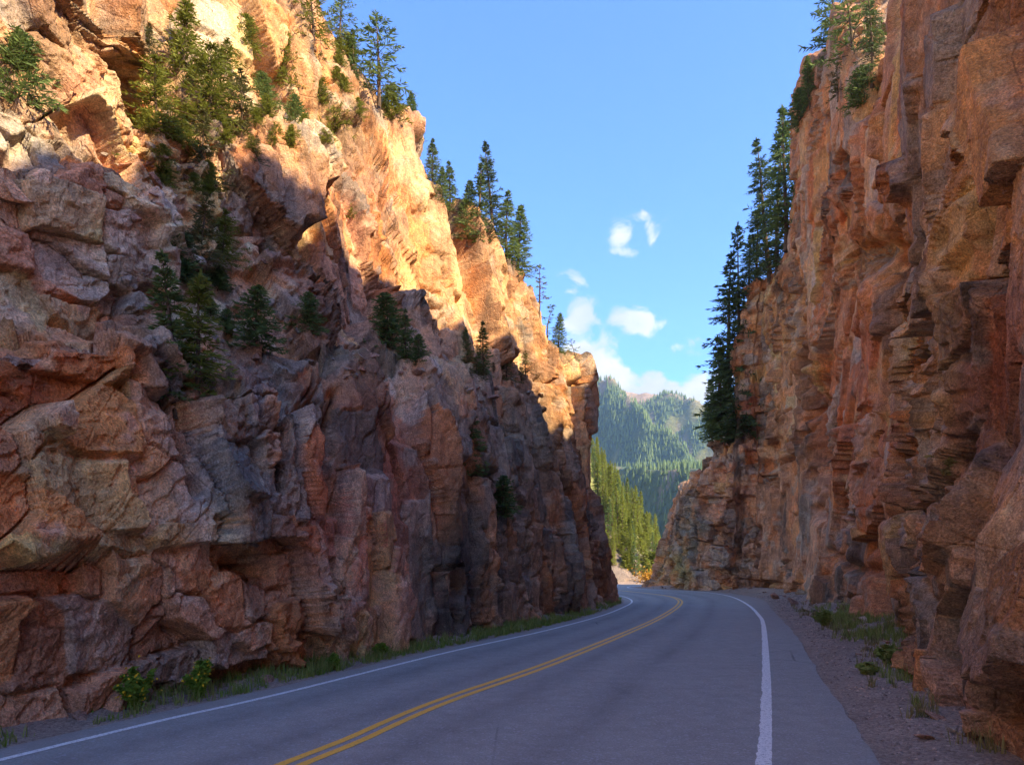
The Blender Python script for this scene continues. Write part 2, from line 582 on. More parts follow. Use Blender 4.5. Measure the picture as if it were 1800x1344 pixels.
def voro3(x, y, z, seed, jitter=0.8, box=0.8):
    ix, iy, iz = np.floor(x), np.floor(y), np.floor(z)
    F1 = np.full(x.shape, 9.0, np.float32); F2 = F1.copy()
    ID = np.zeros(x.shape, np.uint32); ID2 = ID.copy()
    D = [np.zeros(x.shape, np.float32) for _ in range(3)]; E = [d.copy() for d in D]
    for k in (-1, 0, 1):
        for j in (-1, 0, 1):
            for i in (-1, 0, 1):
                h = hash_u(ix + i, iy + j, iz + k, seed)
                v = ((x - (ix + i + 0.5) - (u01(h) - 0.5) * jitter).astype(np.float32),
                     (y - (iy + j + 0.5) - (u01(h >> np.uint32(5)) - 0.5) * jitter).astype(np.float32),
                     (z - (iz + k + 0.5) - (u01(h >> np.uint32(8)) - 0.5) * jitter).astype(np.float32))
                ax, ay, az = np.abs(v[0]), np.abs(v[1]), np.abs(v[2])
                d = box * np.maximum(np.maximum(ax, ay), az) + (1 - box) * np.sqrt(ax * ax + ay * ay + az * az)
                near = d < F1
                sec = ~near & (d < F2)
                F2 = np.where(near, F1, np.where(sec, d, F2))
                ID2 = np.where(near, ID, np.where(sec, h, ID2))
                for c in range(3):
                    E[c] = np.where(near, D[c], np.where(sec, v[c], E[c]))
                    D[c] = np.where(near, v[c], D[c])
                F1 = np.where(near, d, F1)
                ID = np.where(near, h, ID)
    return F1, F2, ID, D, ID2, E


def facets3(x, y, z, size, seed, amp, tilt, crack=0.0, cw=0.05, box=0.85, jitter=0.8, edge=0.06):
    F1, F2, ID, D, ID2, E = voro3(x / size[0], y / size[1], z / size[2], seed, jitter, box)

    def facet(I, V):
        d = (rehash(I, 3) - 0.5) * 2 * amp
        for k, t in enumerate(tilt):
            d = d + V[k] * (rehash(I, 4 + k) - 0.5) * 2 * t
        return d
    e = (F2 - F1) * min(size)
    k = np.clip(e / edge, 0, 1)
    d = facet(ID, D) * (0.5 + 0.5 * k) + facet(ID2, E) * (0.5 - 0.5 * k)
    if crack:
        d = d - crack * np.clip(rehash(ID ^ ID2, 9) * 1.7 - 0.45, 0, 1) * np.clip(1 - e / (1.6 * cw), 0, 1)
    return d, ID


def big_relief(U, V, colw, seed, es, wide=1.0, tall=1.0):
    """pass 1: the large joint blocks. U along the wall, V up the face (metres), colw 0 blocky .. 1 columnar"""
    wu = U + 0.13 * fbm(U * 0.35, V * 0.35, seed + 1, 2) + 0.014 * fbm(U * 1.6, V * 1.6, seed + 2, 2)
    wv = V + 0.11 * fbm(U * 0.35 + 40, V * 0.35, seed + 3, 2) + 0.014 * fbm(U * 1.6, V * 1.6 + 9, seed + 4, 2)
    bu = wu + 0.13 * wv
    bv = wv - 0.12 * wu
    d1, big = facets(bu, bv, 2.9, 2.3, seed + 10, 0.36, (0.80, 0.42), 0.50, (0.035 + 0.025 * wide) * es, 0.93, 0.75, (0.06 + 0.06 * wide) * es)
    cu = wu + 0.06 * wv
    c1, cbig = facets(cu, wv, 2.2 * wide, 6.5 * tall, seed + 20, 0.55, (0.60 + 0.25 * wide, 0.25), 0.80, (0.05 + 0.065 * wide) * es, 0.95, 0.8, (0.10 + 0.10 * wide) * es)
    c2, _ = facets(cu - 0.03 * wv, wv + 0.2 * cu, 0.95 * wide, 3.1 * tall, seed + 21, 0.16, (0.30 + 0.14 * wide, 0.16), 0.34, (0.02 + 0.045 * wide) * es, 0.93, 0.85, (0.06 + 0.08 * wide) * es)
    use_col = colw > 0.5
    D = np.where(use_col, c1 + c2, d1) + 0.5 * fbm(U * 0.14, V * 0.10, seed + 30, 2)
    return D, np.where(use_col, cbig ^ np.uint32(77), big)


def fine_relief(P, colw, seed, along=1.0):
    """pass 2: smaller blocks, chips and roughness, laid out in space so that they run round corners"""
    x = P[..., 0] * CA - P[..., 1] * SA
    y = P[..., 0] * SA + P[..., 1] * CA
    z = P[..., 2]
    wx = x + 0.03 * fbm(x * 1.7, y * 1.7, seed + 1, 2, z=z * 1.7)
    wy = y + 0.10 * z + 0.03 * fbm(x * 1.7, y * 1.7, seed + 2, 2, z=z * 1.7 + 9)
    wz = z - 0.12 * y + 0.03 * fbm(x * 1.7, y * 1.7, seed + 3, 2, z=z * 1.7 + 20)
    rough = sstep(fbm(x * 0.25, y * 0.25, seed + 5, 3, z=z * 0.25), -0.12, 0.38)
    st = 1 + (0.4 + 0.9 * along) * colw
    b2, mid = facets3(wx, wy / along, wz / st, (1.1, 1.15, 0.95), seed + 10, 0.065, (0.42, 0.48, 0.34), 0.22, 0.03 * along, 0.85, 0.8, 0.05 * along)
    b3, _ = facets3(wx + 0.35 * wy / along, wy / along - 0.3 * wz, wz / st + 0.35 * wx, (0.42, 0.45, 0.36), seed + 11, 0.022, (0.25, 0.27, 0.22), 0.06, 0.016, 0.75, 0.9, 0.03)
    b4, _ = facets3(wx - 0.3 * wz, wy + 0.4 * wx, wz / st - 0.3 * wy, (0.17, 0.18, 0.15), seed + 12, 0.008, (0.10, 0.11, 0.09), 0.0, 0.01, 0.7, 0.95, 0.015)
    n = fbm(x * 2.9, y * 2.9, seed + 20, 4, z=z * 2.9 / st)
    rid = np.abs(fbm(x * 3.1 + 0.8 * n, y * 3.1, seed + 21, 5, 0.6, z=z * 3.1 / st)) * 2.0
    D = b2 * (1 - 0.35 * colw) + b3 * (0.35 + 1.2 * rough) + b4 * (0.4 + 0.8 * rough) + 0.012 * n + 0.012 * rid * rough
    return D, mid, rough


def displace(P, N, U, T, bigfun, seed, along=1.0, amount=0.85):
    """the large blocks, then the fine relief on their broken surface"""
    D, big, colw = bigfun(P, U, T)
    P1 = P + N * D[..., None]
    N1 = smooth_normals(grid_normals(P1), 7)
    s = np.sign((N1 * N).sum(axis=2).mean())
    N1 = smooth_normals(N1 * s * 0.6 + N * 0.5, 3)
    d2, mid, rough = fine_relief(P1, colw, seed + 50, along)
    d2 = d2 * (amount * (1 - 0.25 * colw))
    return P1 + N1 * d2[..., None], N, U, T, big, mid


def rock_colour(P, big, mid, zones, px, py, base, seed):
    """the stone's own colour: zones of different rock, each block its tint, stains, lichen, varnish"""
    X, Y, Z = P[..., 0], P[..., 1], P[..., 2]
    C = np.empty(X.shape + (3,), np.float32)
    C[:] = base
    wob = 30 * fbm(X * 0.5, Y * 0.5, seed + 3, 3, z=Z * 0.5)
    wob2 = 30 * fbm(X * 0.5 + 31, Y * 0.5, seed + 4, 3, z=Z * 0.5)
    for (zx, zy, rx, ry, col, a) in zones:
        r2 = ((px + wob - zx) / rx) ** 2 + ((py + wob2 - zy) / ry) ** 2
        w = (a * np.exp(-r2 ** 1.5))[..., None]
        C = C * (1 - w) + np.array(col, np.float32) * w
    t1 = rehash(big, 21)[..., None]; t2 = rehash(mid, 22)[..., None]; t3 = rehash(mid, 23)[..., None]
    C = C * (0.66 + 0.62 * t1) * (0.78 + 0.44 * t2)
    g = C.mean(axis=2, keepdims=True)
    C = np.where(t3 > 0.80, C * 0.35 + 0.6 * g * np.array([1.06, 1.0, 0.93], np.float32), C)
    C = np.where(t3 < 0.15, C * np.array([1.14, 0.93, 0.75], np.float32), C)
    # dark run-off varnish in upright streaks
    stn = fbm(X * 1.4, Y * 1.4, seed + 7, 4, z=Z * 0.16)
    w = (sstep(stn, 0.16, 0.40) * sstep(fbm(X * 0.3, Y * 0.3, seed + 8, 2, z=Z * 0.2), -0.1, 0.3))[..., None] * 0.72
    C = C * (1 - w) + np.array([0.05, 0.044, 0.042], np.float32) * w
    # orange iron stains, grey lichen, pale mineral bloom
    w = (sstep(fbm(X * 0.7, Y * 0.7, seed + 11, 4, z=Z * 0.4), 0.15, 0.45))[..., None] * 0.36
    C = C * (1 - w) + np.array([0.38, 0.18, 0.07], np.float32) * w
    w = (sstep(fbm(X * 1.2, Y * 1.2, seed + 13, 4, z=Z * 1.2), 0.22, 0.42))[..., None] * 0.45
    C = C * (1 - w) + np.array([0.23, 0.22, 0.20], np.float32) * w
    w = (sstep(fbm(X * 2.6, Y * 2.6, seed + 15, 4, z=Z * 2.6), 0.25, 0.5))[..., None] * 0.32
    C = C * (1 - w) + np.array([0.42, 0.31, 0.24], np.float32) * w
    C = 0.2 * (np.maximum(C, 0.01) / 0.2) ** 1.25 * np.array([0.98, 0.96, 0.88], np.float32)
    return np.clip(C, 0.012, 0.35)


def build_wall(name, P, big, colr, label, part_label, cols_keep, vis, max_parts=290):
    """the wall's surface, split along its open joints: every large block in view is a part of its own"""
    nu, nv = P.shape[:2]
    idx = np.arange(nu * nv).reshape(nu, nv)
    F = np.stack([idx[:-1, :-1], idx[1:, :-1], idx[1:, 1:], idx[:-1, 1:]], -1).reshape(-1, 4)
    V = P.reshape(-1, 3); Cc = colr.reshape(-1, 3)
    fid = big[:-1, :-1].reshape(-1)
    fv = vis[:-1, :-1].reshape(-1)
    ids, inv, cnt = np.unique(fid, return_inverse=True, return_counts=True)
    seen = np.bincount(inv, weights=fv.astype(float))
    order = np.argsort(-seen)
    chosen = [k for k in order[:max_parts] if seen[k] > 120]
    is_part = np.zeros(len(ids), bool); is_part[chosen] = True
    sortf = np.argsort(inv, kind='stable')
    bounds = np.concatenate([[0], np.cumsum(cnt)])

    def piece(nm, faces, parent):
        used, loc = np.unique(faces, return_inverse=True)
        return mesh_np(nm, V[used], loc.reshape(faces.shape), M_ROCK, parent, {'rock_colour': Cc[used]})
    rest = F[~is_part[inv]]
    root = piece(name, rest, None)
    tag(root, label, None, None, 'structure')
    for k in chosen:
        piece('rock_block', F[sortf[bounds[k]:bounds[k + 1]]], root)
    return root


BVHS = {}


def make_bvh(key, P, step=3):
    Q = P[::step, ::step]
    nu, nv = Q.shape[:2]
    idx = np.arange(nu * nv).reshape(nu, nv)
    F = np.stack([idx[:-1, :-1], idx[1:, :-1], idx[1:, 1:], idx[:-1, 1:]], -1).reshape(-1, 4)
    BVHS[key] = BVHTree.FromPolygons(Q.reshape(-1, 3).tolist(), F.tolist())


def column_resample(pp, zz, n, zvis):
    """resample one profile polyline so that most rows fall where the photograph looks"""
    L = np.concatenate([[0], np.cumsum(np.hypot(np.diff(pp), np.diff(zz)))])
    Lv = float(np.interp(zvis, np.maximum.accumulate(zz), L))
    if Lv < L[-1] * 0.97:
        m = int(n * 0.93)
        t = np.concatenate([np.linspace(0, Lv, m, endpoint=False), np.linspace(Lv, L[-1], n - m)])
    else:
        t = np.linspace(0, L[-1], n)
    return np.interp(t, L, pp), np.interp(t, L, zz), t


def cleft_depth(px, py, U, T, lines, seed):
    """open clefts and hollows along given lines"""
    tot = 0
    wob = 6 * vnoise(U * 2, T * 2, seed)
    for (x0, y0, x1, y1, w, dep) in lines:
        vx, vy = x1 - x0, y1 - y0
        q = np.clip(((px - x0) * vx + (py - y0) * vy) / (vx * vx + vy * vy), 0, 1)
        dd = np.hypot(px - x0 - q * vx + wob, py - y0 - q * vy)
        tot = tot + dep * np.exp(-(dd / w) ** 2)
    return tot


def left_wall():
    ctl = [  # pixel column, pixel row, metres left of the heading line
        (0, 900, 9.0), (200, 900, 9.0), (300, 900, 8.9), (0, 610, 9.3), (150, 610, 9.3), (275, 660, 9.2),
        (0, 556, 10.2), (200, 552, 10.4), (0, 305, 10.6), (190, 305, 10.9), (0, 262, 11.6), (170, 262, 12.0),
        (0, 0, 12.3), (200, 0, 13.0), (400, 0, 14.6), (520, 10, 15.2), (200, 140, 12.7), (400, 130, 14.3),
        (330, 705, 9.6), (340, 600, 10.8), (330, 500, 11.8), (330, 400, 12.4), (310, 300, 13.2), (300, 245, 14.0), (480, 215, 14.2), (420, 270, 13.0),
        (380, 690, 9.5), (480, 705, 9.3), (420, 850, 8.9), (440, 960, 8.6), (450, 620, 10.9), (520, 530, 11.3),
        (480, 420, 12.0), (440, 330, 12.3), (600, 540, 11.2), (620, 400, 11.7), (560, 265, 12.6), (640, 230, 13.0),
        (690, 612, 10.9), (600, 650, 10.0), (740, 655, 10.1), (650, 705, 9.4), (640, 850, 9.0), (700, 1000, 8.9),
        (720, 400, 12.0), (720, 235, 12.8), (780, 500, 11.6), (850, 460, 11.6), (900, 460, 11.5), (940, 500, 11.2), (850, 590, 10.9),
        (860, 660, 10.5), (900, 700, 10.0), (830, 725, 9.7), (900, 850, 9.3), (1000, 900, 9.2),
        (960, 650, 10.4), (1000, 650, 10.2), (1025, 670, 9.9), (1035, 800, 9.5), (1045, 900, 9.2)]
    pts, val = [], []
    for px, py, p in ctl:
        pts.append(left_from_pixel(px, py, p)); val.append(p)
    for s in (-16, -8, -2, 3, 7, 12, 17, 22, 27, 32, 37, 41):
        pts.append((s, -0.5)); val.append(8.85)
    for s in (-16, -8, 0):
        for z, p in ((4, 9.2), (9, 11), (15, 12.5), (24, 15)):
            pts.append((s, z)); val.append(p)
    for s, z, p in ((8, 20, 14.5), (14, 23, 16.2), (41, 8, 9.6), (41, 14, 10.0), (41, 4, 9.1)):
        pts.append((s, z)); val.append(p)
    sc = 1.3
    tps = TPS([(a, b * sc) for a, b in pts], np.array(val), 0.15)
    ledges = []
    for line, amt in [([(0, 580), (100, 570), (220, 585), (285, 640)], 1.0), ([(0, 280), (100, 285), (185, 292)], 1.0), ([(250, 248), (420, 240), (540, 225)], 1.2),
                      ([(560, 660), (640, 645), (700, 640), (760, 680)], 0.9), ([(800, 665), (850, 668), (900, 685)], 0.8), ([(395, 312), (500, 272), (560, 255)], 0.8),
                      ([(0, 990), (150, 975), (320, 985)], 0.25), ([(0, 735), (150, 700), (290, 715)], 0.3), ([(360, 695), (430, 690), (500, 705)], 0.6)]:
        q = []
        for x, y in line:
            p = 10.0
            for _ in range(12):
                a_, b_ = left_from_pixel(x, y, p)
                p = float(np.clip(tps(np.array([a_]), np.array([b_ * sc]))[0], 8.3, 18))
            q.append(left_from_pixel(x, y, p))
        q.sort()
        ledges.append((np.array(q), amt))
    rim_ctl = [(1030, 650, 9.9), (1002, 625, 10.2), (996, 618, 10.25), (972, 570, 10.5), (962, 556, 10.6), (955, 545, 10.7), (947, 484, 11.2), (892, 436, 11.7), (862, 426, 11.8), (812, 392, 12.0),
               (797, 385, 12.1), (786, 355, 12.2), (762, 292, 12.6), (724, 214, 13.0), (690, 205, 13.2), (645, 152, 14.0), (620, 110, 14.3), (580, 70, 15.0), (540, 5, 15.4)]
    rs, rz = zip(*sorted(left_from_pixel(*r) for r in rim_ctl))
    rs = np.array((-20, -12, -5, 1, 8, 16) + tuple(rs) + (41, 60)); rz = np.array((1.2, 2.5, 7, 20, 25, 26.5) + tuple(rz) + (rz[-1], rz[-1] - 1))  # unseen left wall behind the camera is cut low to admit sky light
    px = np.linspace(-130, 1090, 780)
    dx = (px - CX) / FPX
    s_vis = 10.0 * (CA + dx * SA) / (SA - dx * CA)
    s_vis = s_vis[(s_vis < 41)]
    S = np.concatenate([np.linspace(-16, s_vis[0], 46, endpoint=False), s_vis, np.linspace(s_vis[-1] + 0.05, 55, 90)])
    nu, nv = len(S), 700
    P = np.zeros((nu, nv, 3)); U = np.zeros((nu, nv), np.float32); T = U.copy()
    rim = np.interp(S, rs, rz)
    # the skyline steps from column to column
    rim = rim + 0.5 * (u01(hash_u(np.floor(S / 1.3 + 0.4 * np.sin(S)), np.zeros(1), np.zeros(1), 5)) - 0.5) * sstep(S, 14, 22) + 0.25 * vnoise(S * 2.2, S * 0, 8)
    zq = np.linspace(-0.6, 1, 1)
    for i, s in enumerate(S):
        sq = min(s, 41.0)
        z = np.linspace(-0.6, rim[i], 260)
        p = tps(np.full(260, sq), z * sc)
        for lq, amt in ledges:
            win = sstep(sq, lq[0, 0] - 0.8, lq[0, 0] + 0.2) * (1 - sstep(sq, lq[-1, 0] - 0.2, lq[-1, 0] + 0.8))
            if win > 0:
                zl = np.interp(sq, lq[:, 0], lq[:, 1]) + 0.25 * float(vnoise(np.array([sq * 0.9]), np.array([amt * 10]), 12)[0])
                p = p + amt * win * (sstep(z, zl - 0.12, zl + 0.22) - sstep(z, zl - 1.8, zl + 1.8))
        p = np.maximum.accumulate(np.maximum(p, 8.3))      # the face leans back, never out
        back = np.linspace(0.05, 1, 24)
        pp = np.concatenate([p, p[-1] + 14 * back ** 1.3]); zz = np.concatenate([z, z[-1] + 0.5 * back + 5.0 * back ** 1.5])
        Yc = sq * CA + p[130] * SA
        zvis = CAM_H + (HY + 40) / FPX * (sq * CA + np.interp(12, z, p) * SA) + 0.5 if sq > 2 else 6.0
        p2, z2, t = column_resample(pp, zz, nv, zvis)
        s_end = np.interp(z2, [-0.6, 1.4, 3.6, 9, 13.5, 30], [40.6, 40.0, 37.7, 37.3, 37.2, 37.0])
        ss = np.where(sq > 33, 33 + (sq - 33) * (s_end - 33) / 8.0, sq)
        if s > 41:                                          # round the corner and back behind it
            e = s - 41
            a = min(e / 2.2, 1.0) * math.pi / 2
            p2 = p2 + 0.6 * (1 - math.cos(a)) + max(0, e - 1.6) * 1.0
            ss = ss + 0.6 * math.sin(a) - 0.18 * max(0, e - 1.6)
        P[i, :, 0] = ss * SA - p2 * CA
        P[i, :, 1] = ss * CA + p2 * SA
        P[i, :, 2] = z2
        U[i] = s; T[i] = t
    N = smooth_normals(grid_normals(P), 7)
    if N[nu // 2, nv // 3, 0] < 0: N = -N
    px, py = project(P)
    clefts = [(592, 690, 588, 900, 10, 0.9), (300, 650, 350, 860, 9, 0.6), (505, 720, 495, 860, 9, 0.7), (440, 985, 470, 1000, 18, 0.9), (150, 230, 60, 90, 9, 0.5),
              (800, 960, 790, 1110, 6, 0.5), (905, 830, 915, 1010, 8, 0.6), (700, 560, 690, 330, 6, 0.4), (560, 560, 548, 400, 6, 0.4)]

    def big(P, U, T):
        px, py = project(P)
        colw = sstep(px + 60 * vnoise(U * 0.4, T * 0.4, 3), 480, 640)
        up = sstep(px + 0.9 * (400 - py), 420, 560) * sstep(650 - py, 0, 120)
        colw = sstep(np.clip(np.maximum(colw, up), 0, 1), 0.3, 0.7)
        D, ids = big_relief(U, T, colw, 100, np.clip(P[..., 1] / 38.0, 0.35, 1.1))
        gully = np.exp(-(((px - 345) / 95) ** 2)) * sstep(py, 180, 260) * (1 - sstep(py, 640, 740))
        D = D * (1 - 0.4 * gully)
        return D - cleft_depth(px, py, U, T, clefts, 60), ids, colw
    P, N, U, T, big, mid = displace(P, N, U, T, big, 100)
    px, py = project(P)
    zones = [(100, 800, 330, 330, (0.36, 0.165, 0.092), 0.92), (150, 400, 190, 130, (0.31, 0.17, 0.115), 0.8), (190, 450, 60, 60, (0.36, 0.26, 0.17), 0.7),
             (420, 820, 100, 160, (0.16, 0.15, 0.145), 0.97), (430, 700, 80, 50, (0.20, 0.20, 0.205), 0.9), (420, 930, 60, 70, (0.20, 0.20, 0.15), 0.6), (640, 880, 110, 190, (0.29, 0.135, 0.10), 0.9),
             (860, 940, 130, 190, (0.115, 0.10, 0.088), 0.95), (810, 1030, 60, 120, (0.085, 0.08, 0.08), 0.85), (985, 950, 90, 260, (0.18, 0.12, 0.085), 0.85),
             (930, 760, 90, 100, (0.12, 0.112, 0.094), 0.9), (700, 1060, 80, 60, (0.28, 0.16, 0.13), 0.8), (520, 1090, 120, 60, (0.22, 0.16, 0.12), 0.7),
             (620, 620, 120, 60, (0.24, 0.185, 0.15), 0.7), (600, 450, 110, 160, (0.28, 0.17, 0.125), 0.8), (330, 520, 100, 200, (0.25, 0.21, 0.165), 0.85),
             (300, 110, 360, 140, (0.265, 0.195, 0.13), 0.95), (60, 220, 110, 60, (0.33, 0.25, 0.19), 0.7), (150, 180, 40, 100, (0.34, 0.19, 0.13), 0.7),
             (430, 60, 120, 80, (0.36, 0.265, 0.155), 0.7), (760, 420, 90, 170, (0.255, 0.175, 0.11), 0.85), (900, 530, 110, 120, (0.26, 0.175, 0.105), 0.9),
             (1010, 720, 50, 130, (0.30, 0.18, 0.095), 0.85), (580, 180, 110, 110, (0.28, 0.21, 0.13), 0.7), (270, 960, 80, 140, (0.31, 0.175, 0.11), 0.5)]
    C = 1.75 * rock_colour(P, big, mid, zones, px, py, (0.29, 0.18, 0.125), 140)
    # the plateau behind the rim carries soil and litter
    flat = (sstep(N[..., 2], 0.75, 0.92) * sstep(P[..., 2], 4, 8))[..., None] * 0.6
    C = C * (1 - flat) + np.array([0.16, 0.13, 0.075], np.float32) * flat
    vis = (px > 0) & (px < 1100) & (py > 0) & (py < 1330)
    make_bvh('left', P)
    return build_wall('left_cliff', P, big, C, 'red and tan jointed rock cliff rising on the left of the road, its upper face in sun', None, None, vis)


RPATH = [(0.6, -30), (0.8, -22), (1.4, -12), (2.7, -4), (3.9, 2), (5.0, 6.5), (5.8, 9), (7.7, 13), (10.9, 18.75), (13.0, 25.3), (15.6, 32), (17.8, 39), (19.7, 46),
         (21.0, 52), (21.9, 57), (21.7, 59.6), (18.6, 63), (16.6, 67.5), (15.2, 71.5), (14.5, 74.6), (15.2, 77.5), (18, 81), (26, 84)]
# for each of these: setback (m) at five heights, foot to rim
RPROF = [
    ((0, -.6), (.5, .3), (1.2, .8), (2, 1.3), (3, 1.8)), ((0, -.6), (.5, .8), (1.2, 1.6), (2, 2.4), (3, 3)), ((0, -.6), (.4, 2), (.9, 4), (1.6, 6), (2.6, 7)),  # unseen wall behind the camera, kept low to let sky light in
    ((0, -.6), (.3, 4), (.8, 8), (1.2, 12), (1.6, 17.5)), ((0, -.6), (.3, 4), (.8, 8), (1.0, 15), (1.4, 22)), ((0, -.6), (.25, 2.2), (.6, 3.2), (.9, 9), (1.5, 24.5)),  # out-of-view rim heights shaped to set the shadow edge on the left cliff
    ((0, -.6), (.2, 2.5), (.7, 3.6), (.9, 10), (1.4, 24)), ((0, -.6), (.15, 2.8), (.5, 4.2), (.5, 12), (.9, 24)), ((0.3, -.6), (.0, 3.5), (.1, 6), (.0, 14), (.3, 22.5)),
    ((0, -.6), (.5, 3.0), (1.2, 9), (1.0, 15), (2.0, 19.5)), ((0, -.6), (.4, 5), (.6, 12), (1.5, 15), (1.4, 25.5)), ((0, -.6), (.3, 6), (.4, 14), (.5, 18), (.2, 32.5)),
    ((0, -.6), (.3, 8), (.3, 16), (.2, 27.5), (.0, 35)), ((0, -.6), (.3, 8), (.3, 16), (.3, 27.4), (.8, 35.5)), ((0, -.6), (.3, 8), (.3, 15), (.3, 25), (.5, 28)),
    ((0, -.6), (.2, 8), (.2, 15), (.3, 24), (.5, 27.5)), ((0, -.6), (.2, 4), (.3, 8), (.4, 11), (.7, 13.6)), ((0, -.6), (.2, 3), (.3, 6), (.6, 9.2), (2.0, 11.4)),
    ((0, -.6), (1.0, 1.4), (1.5, 3.5), (1.7, 7.6), (3.4, 10.2)), ((0, -.6), (1.5, 1.4), (2.3, 3.2), (2.7, 7), (4.2, 9.4)), ((0, -.6), (.8, 2), (1.3, 4), (1.9, 6), (3.6, 8)),
    ((0, -.6), (.8, 3), (1.3, 6), (1.9, 9), (3, 12)), ((0, -.6), (.8, 3), (1.3, 6), (1.9, 9), (3, 12))]


def right_wall():
    C0 = catmull(RPATH, 4000)
    L = np.concatenate([[0], np.cumsum(np.linalg.norm(np.diff(C0, axis=0), axis=1))])
    key = []
    for p in RPATH:
        key.append(L[np.argmin(np.linalg.norm(C0 - np.array(p), axis=1))])
    key = np.array(key)
    prof = np.array(RPROF)                                     # (n,5,2)
    # columns spaced evenly in the view where the wall is in view
    pxl = CX + FPX * C0[:, 0] / np.maximum(C0[:, 1], 0.1)
    dens = np.abs(np.gradient(pxl)) + 0.12 * FPX * np.gradient(L) / np.maximum(C0[:, 1], 3)
    dens[C0[:, 1] < 6.2] = np.gradient(L)[C0[:, 1] < 6.2] * 1.6
    dens[4000 - 420:] = np.minimum(dens[4000 - 420:], dens[3200:3500].mean() * 0.8)
    cd = np.cumsum(dens); cd /= cd[-1]
    nu, nv = 880, 600
    S = np.interp(np.linspace(0, 1, nu), cd, L)
    # setback profiles vary stepwise rather than as one smooth sheet
    Tn = np.gradient(C0, axis=0); Tn /= np.linalg.norm(Tn, axis=1, keepdims=True)
    Nr = np.stack([Tn[:, 1], -Tn[:, 0]], 1)                   # to the right of travel, into the rock
    k = 160
    Nr = np.stack([np.convolve(np.pad(Nr[:, c], k, mode='edge'), np.ones(2 * k + 1) / (2 * k + 1), 'valid') for c in (0, 1)], 1)
    Nr /= np.linalg.norm(Nr, axis=1, keepdims=True)
    P = np.zeros((nu, nv, 3)); U = np.zeros((nu, nv), np.float32); T = U.copy()
    for i, s in enumerate(S):
        c = np.array([np.interp(s, L, C0[:, 0]), np.interp(s, L, C0[:, 1])])
        n = np.array([np.interp(s, L, Nr[:, 0]), np.interp(s, L, Nr[:, 1])])
        kk = np.clip(np.searchsorted(key, s) - 1, 0, len(key) - 2)
        f = (s - key[kk]) / (key[kk + 1] - key[kk])
        f = float(np.clip((f - 0.5) * (6.0 if kk == 15 else 1.7) + 0.5, 0, 1))
        pr = prof[kk] * (1 - f) + prof[kk + 1] * f
        rim_n = 0.45 * float(vnoise(np.array([s * 1.1]), np.array([0.0]), 9)[0])
        z = np.linspace(-0.6, pr[-1, 1] + rim_n, 220)
        q = np.interp(z, pr[:, 1], pr[:, 0])
        back = np.linspace(0.04, 1, 24)
        dback = 9.0 if c[1] < 60 else 5.0
        qq = np.concatenate([q, q[-1] + dback * back ** 1.2]); zz = np.concatenate([z, z[-1] + 0.3 * back + (3.5 if c[1] < 58 else 0.6) * back ** 1.5])
        zvis = CAM_H + (HY + 30) / FPX * max(c[1], 5) + 0.5
        q2, z2, t = column_resample(qq, zz, nv, zvis)
        P[i, :, 0] = c[0] + n[0] * q2
        P[i, :, 1] = c[1] + n[1] * q2
        P[i, :, 2] = z2
        U[i] = s; T[i] = t
    N = smooth_normals(grid_normals(P), 7)
    mid_i = int(np.argmin(np.abs(S - key[10])))
    if N[mid_i, nv // 3, 0] > 0: N = -N
    px, py = project(P)
    clefts = [(1402, 470, 1446, 900, 13, 1.6), (1575, 880, 1545, 1000, 14, 1.0), (1535, 440, 1585, 450, 34, 1.5), (1566, 120, 1592, 560, 9, 0.7), (1310, 815, 1350, 820, 9, 0.8),
              (1505, 1000, 1470, 970, 8, 0.7), (1690, 880, 1560, 905, 12, 0.5), (1690, 600, 1692, 850, 8, 0.5), (1250, 770, 1260, 800, 4, 0.3), (1344, 930, 1346, 1040, 6, 0.7)]

    def dome(P, U):
        return sstep(U, key[16] + 2, key[17]) * sstep(P[..., 2], 2.5, 5)

    def big(P, U, T):
        px, py = project(P)
        colw = sstep(np.clip(0.72 + 0.9 * fbm(U * 0.15, T * 0.15, 71, 2), 0, 1), 0.25, 0.6)
        colw = np.where(U > key[15], 0.0, colw)
        D, ids = big_relief(U, T, colw, 300, np.clip(P[..., 1] / 42.0, 0.30, 1.1), 2.4, 1.3)
        D = D * (1 - 0.7 * dome(P, U))
        return D - cleft_depth(px, py, U, T, clefts, 61), ids, colw
    P, N, U, T, big, mid = displace(P, N, U, T, big, 300, 2.0, 0.7)
    px, py = project(P)
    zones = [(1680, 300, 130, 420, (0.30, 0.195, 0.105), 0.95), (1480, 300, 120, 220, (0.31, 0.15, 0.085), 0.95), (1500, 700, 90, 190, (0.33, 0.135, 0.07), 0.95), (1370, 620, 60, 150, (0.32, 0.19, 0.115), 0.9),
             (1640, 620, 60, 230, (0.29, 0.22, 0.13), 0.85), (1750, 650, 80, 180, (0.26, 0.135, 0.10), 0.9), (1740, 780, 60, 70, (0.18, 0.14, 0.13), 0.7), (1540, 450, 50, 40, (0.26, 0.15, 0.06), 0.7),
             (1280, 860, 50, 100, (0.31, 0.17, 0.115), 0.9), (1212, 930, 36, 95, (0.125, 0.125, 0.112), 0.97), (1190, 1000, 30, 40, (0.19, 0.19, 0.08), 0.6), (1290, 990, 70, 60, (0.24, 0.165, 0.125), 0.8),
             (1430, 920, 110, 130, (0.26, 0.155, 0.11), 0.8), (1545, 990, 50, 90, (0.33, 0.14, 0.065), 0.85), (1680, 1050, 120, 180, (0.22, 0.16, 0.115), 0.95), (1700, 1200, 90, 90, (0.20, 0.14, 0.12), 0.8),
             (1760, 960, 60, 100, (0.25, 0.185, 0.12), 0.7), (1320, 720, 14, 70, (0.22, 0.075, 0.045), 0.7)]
    C = 1.5 * rock_colour(P, big, mid, zones, px, py, (0.28, 0.17, 0.11), 340)
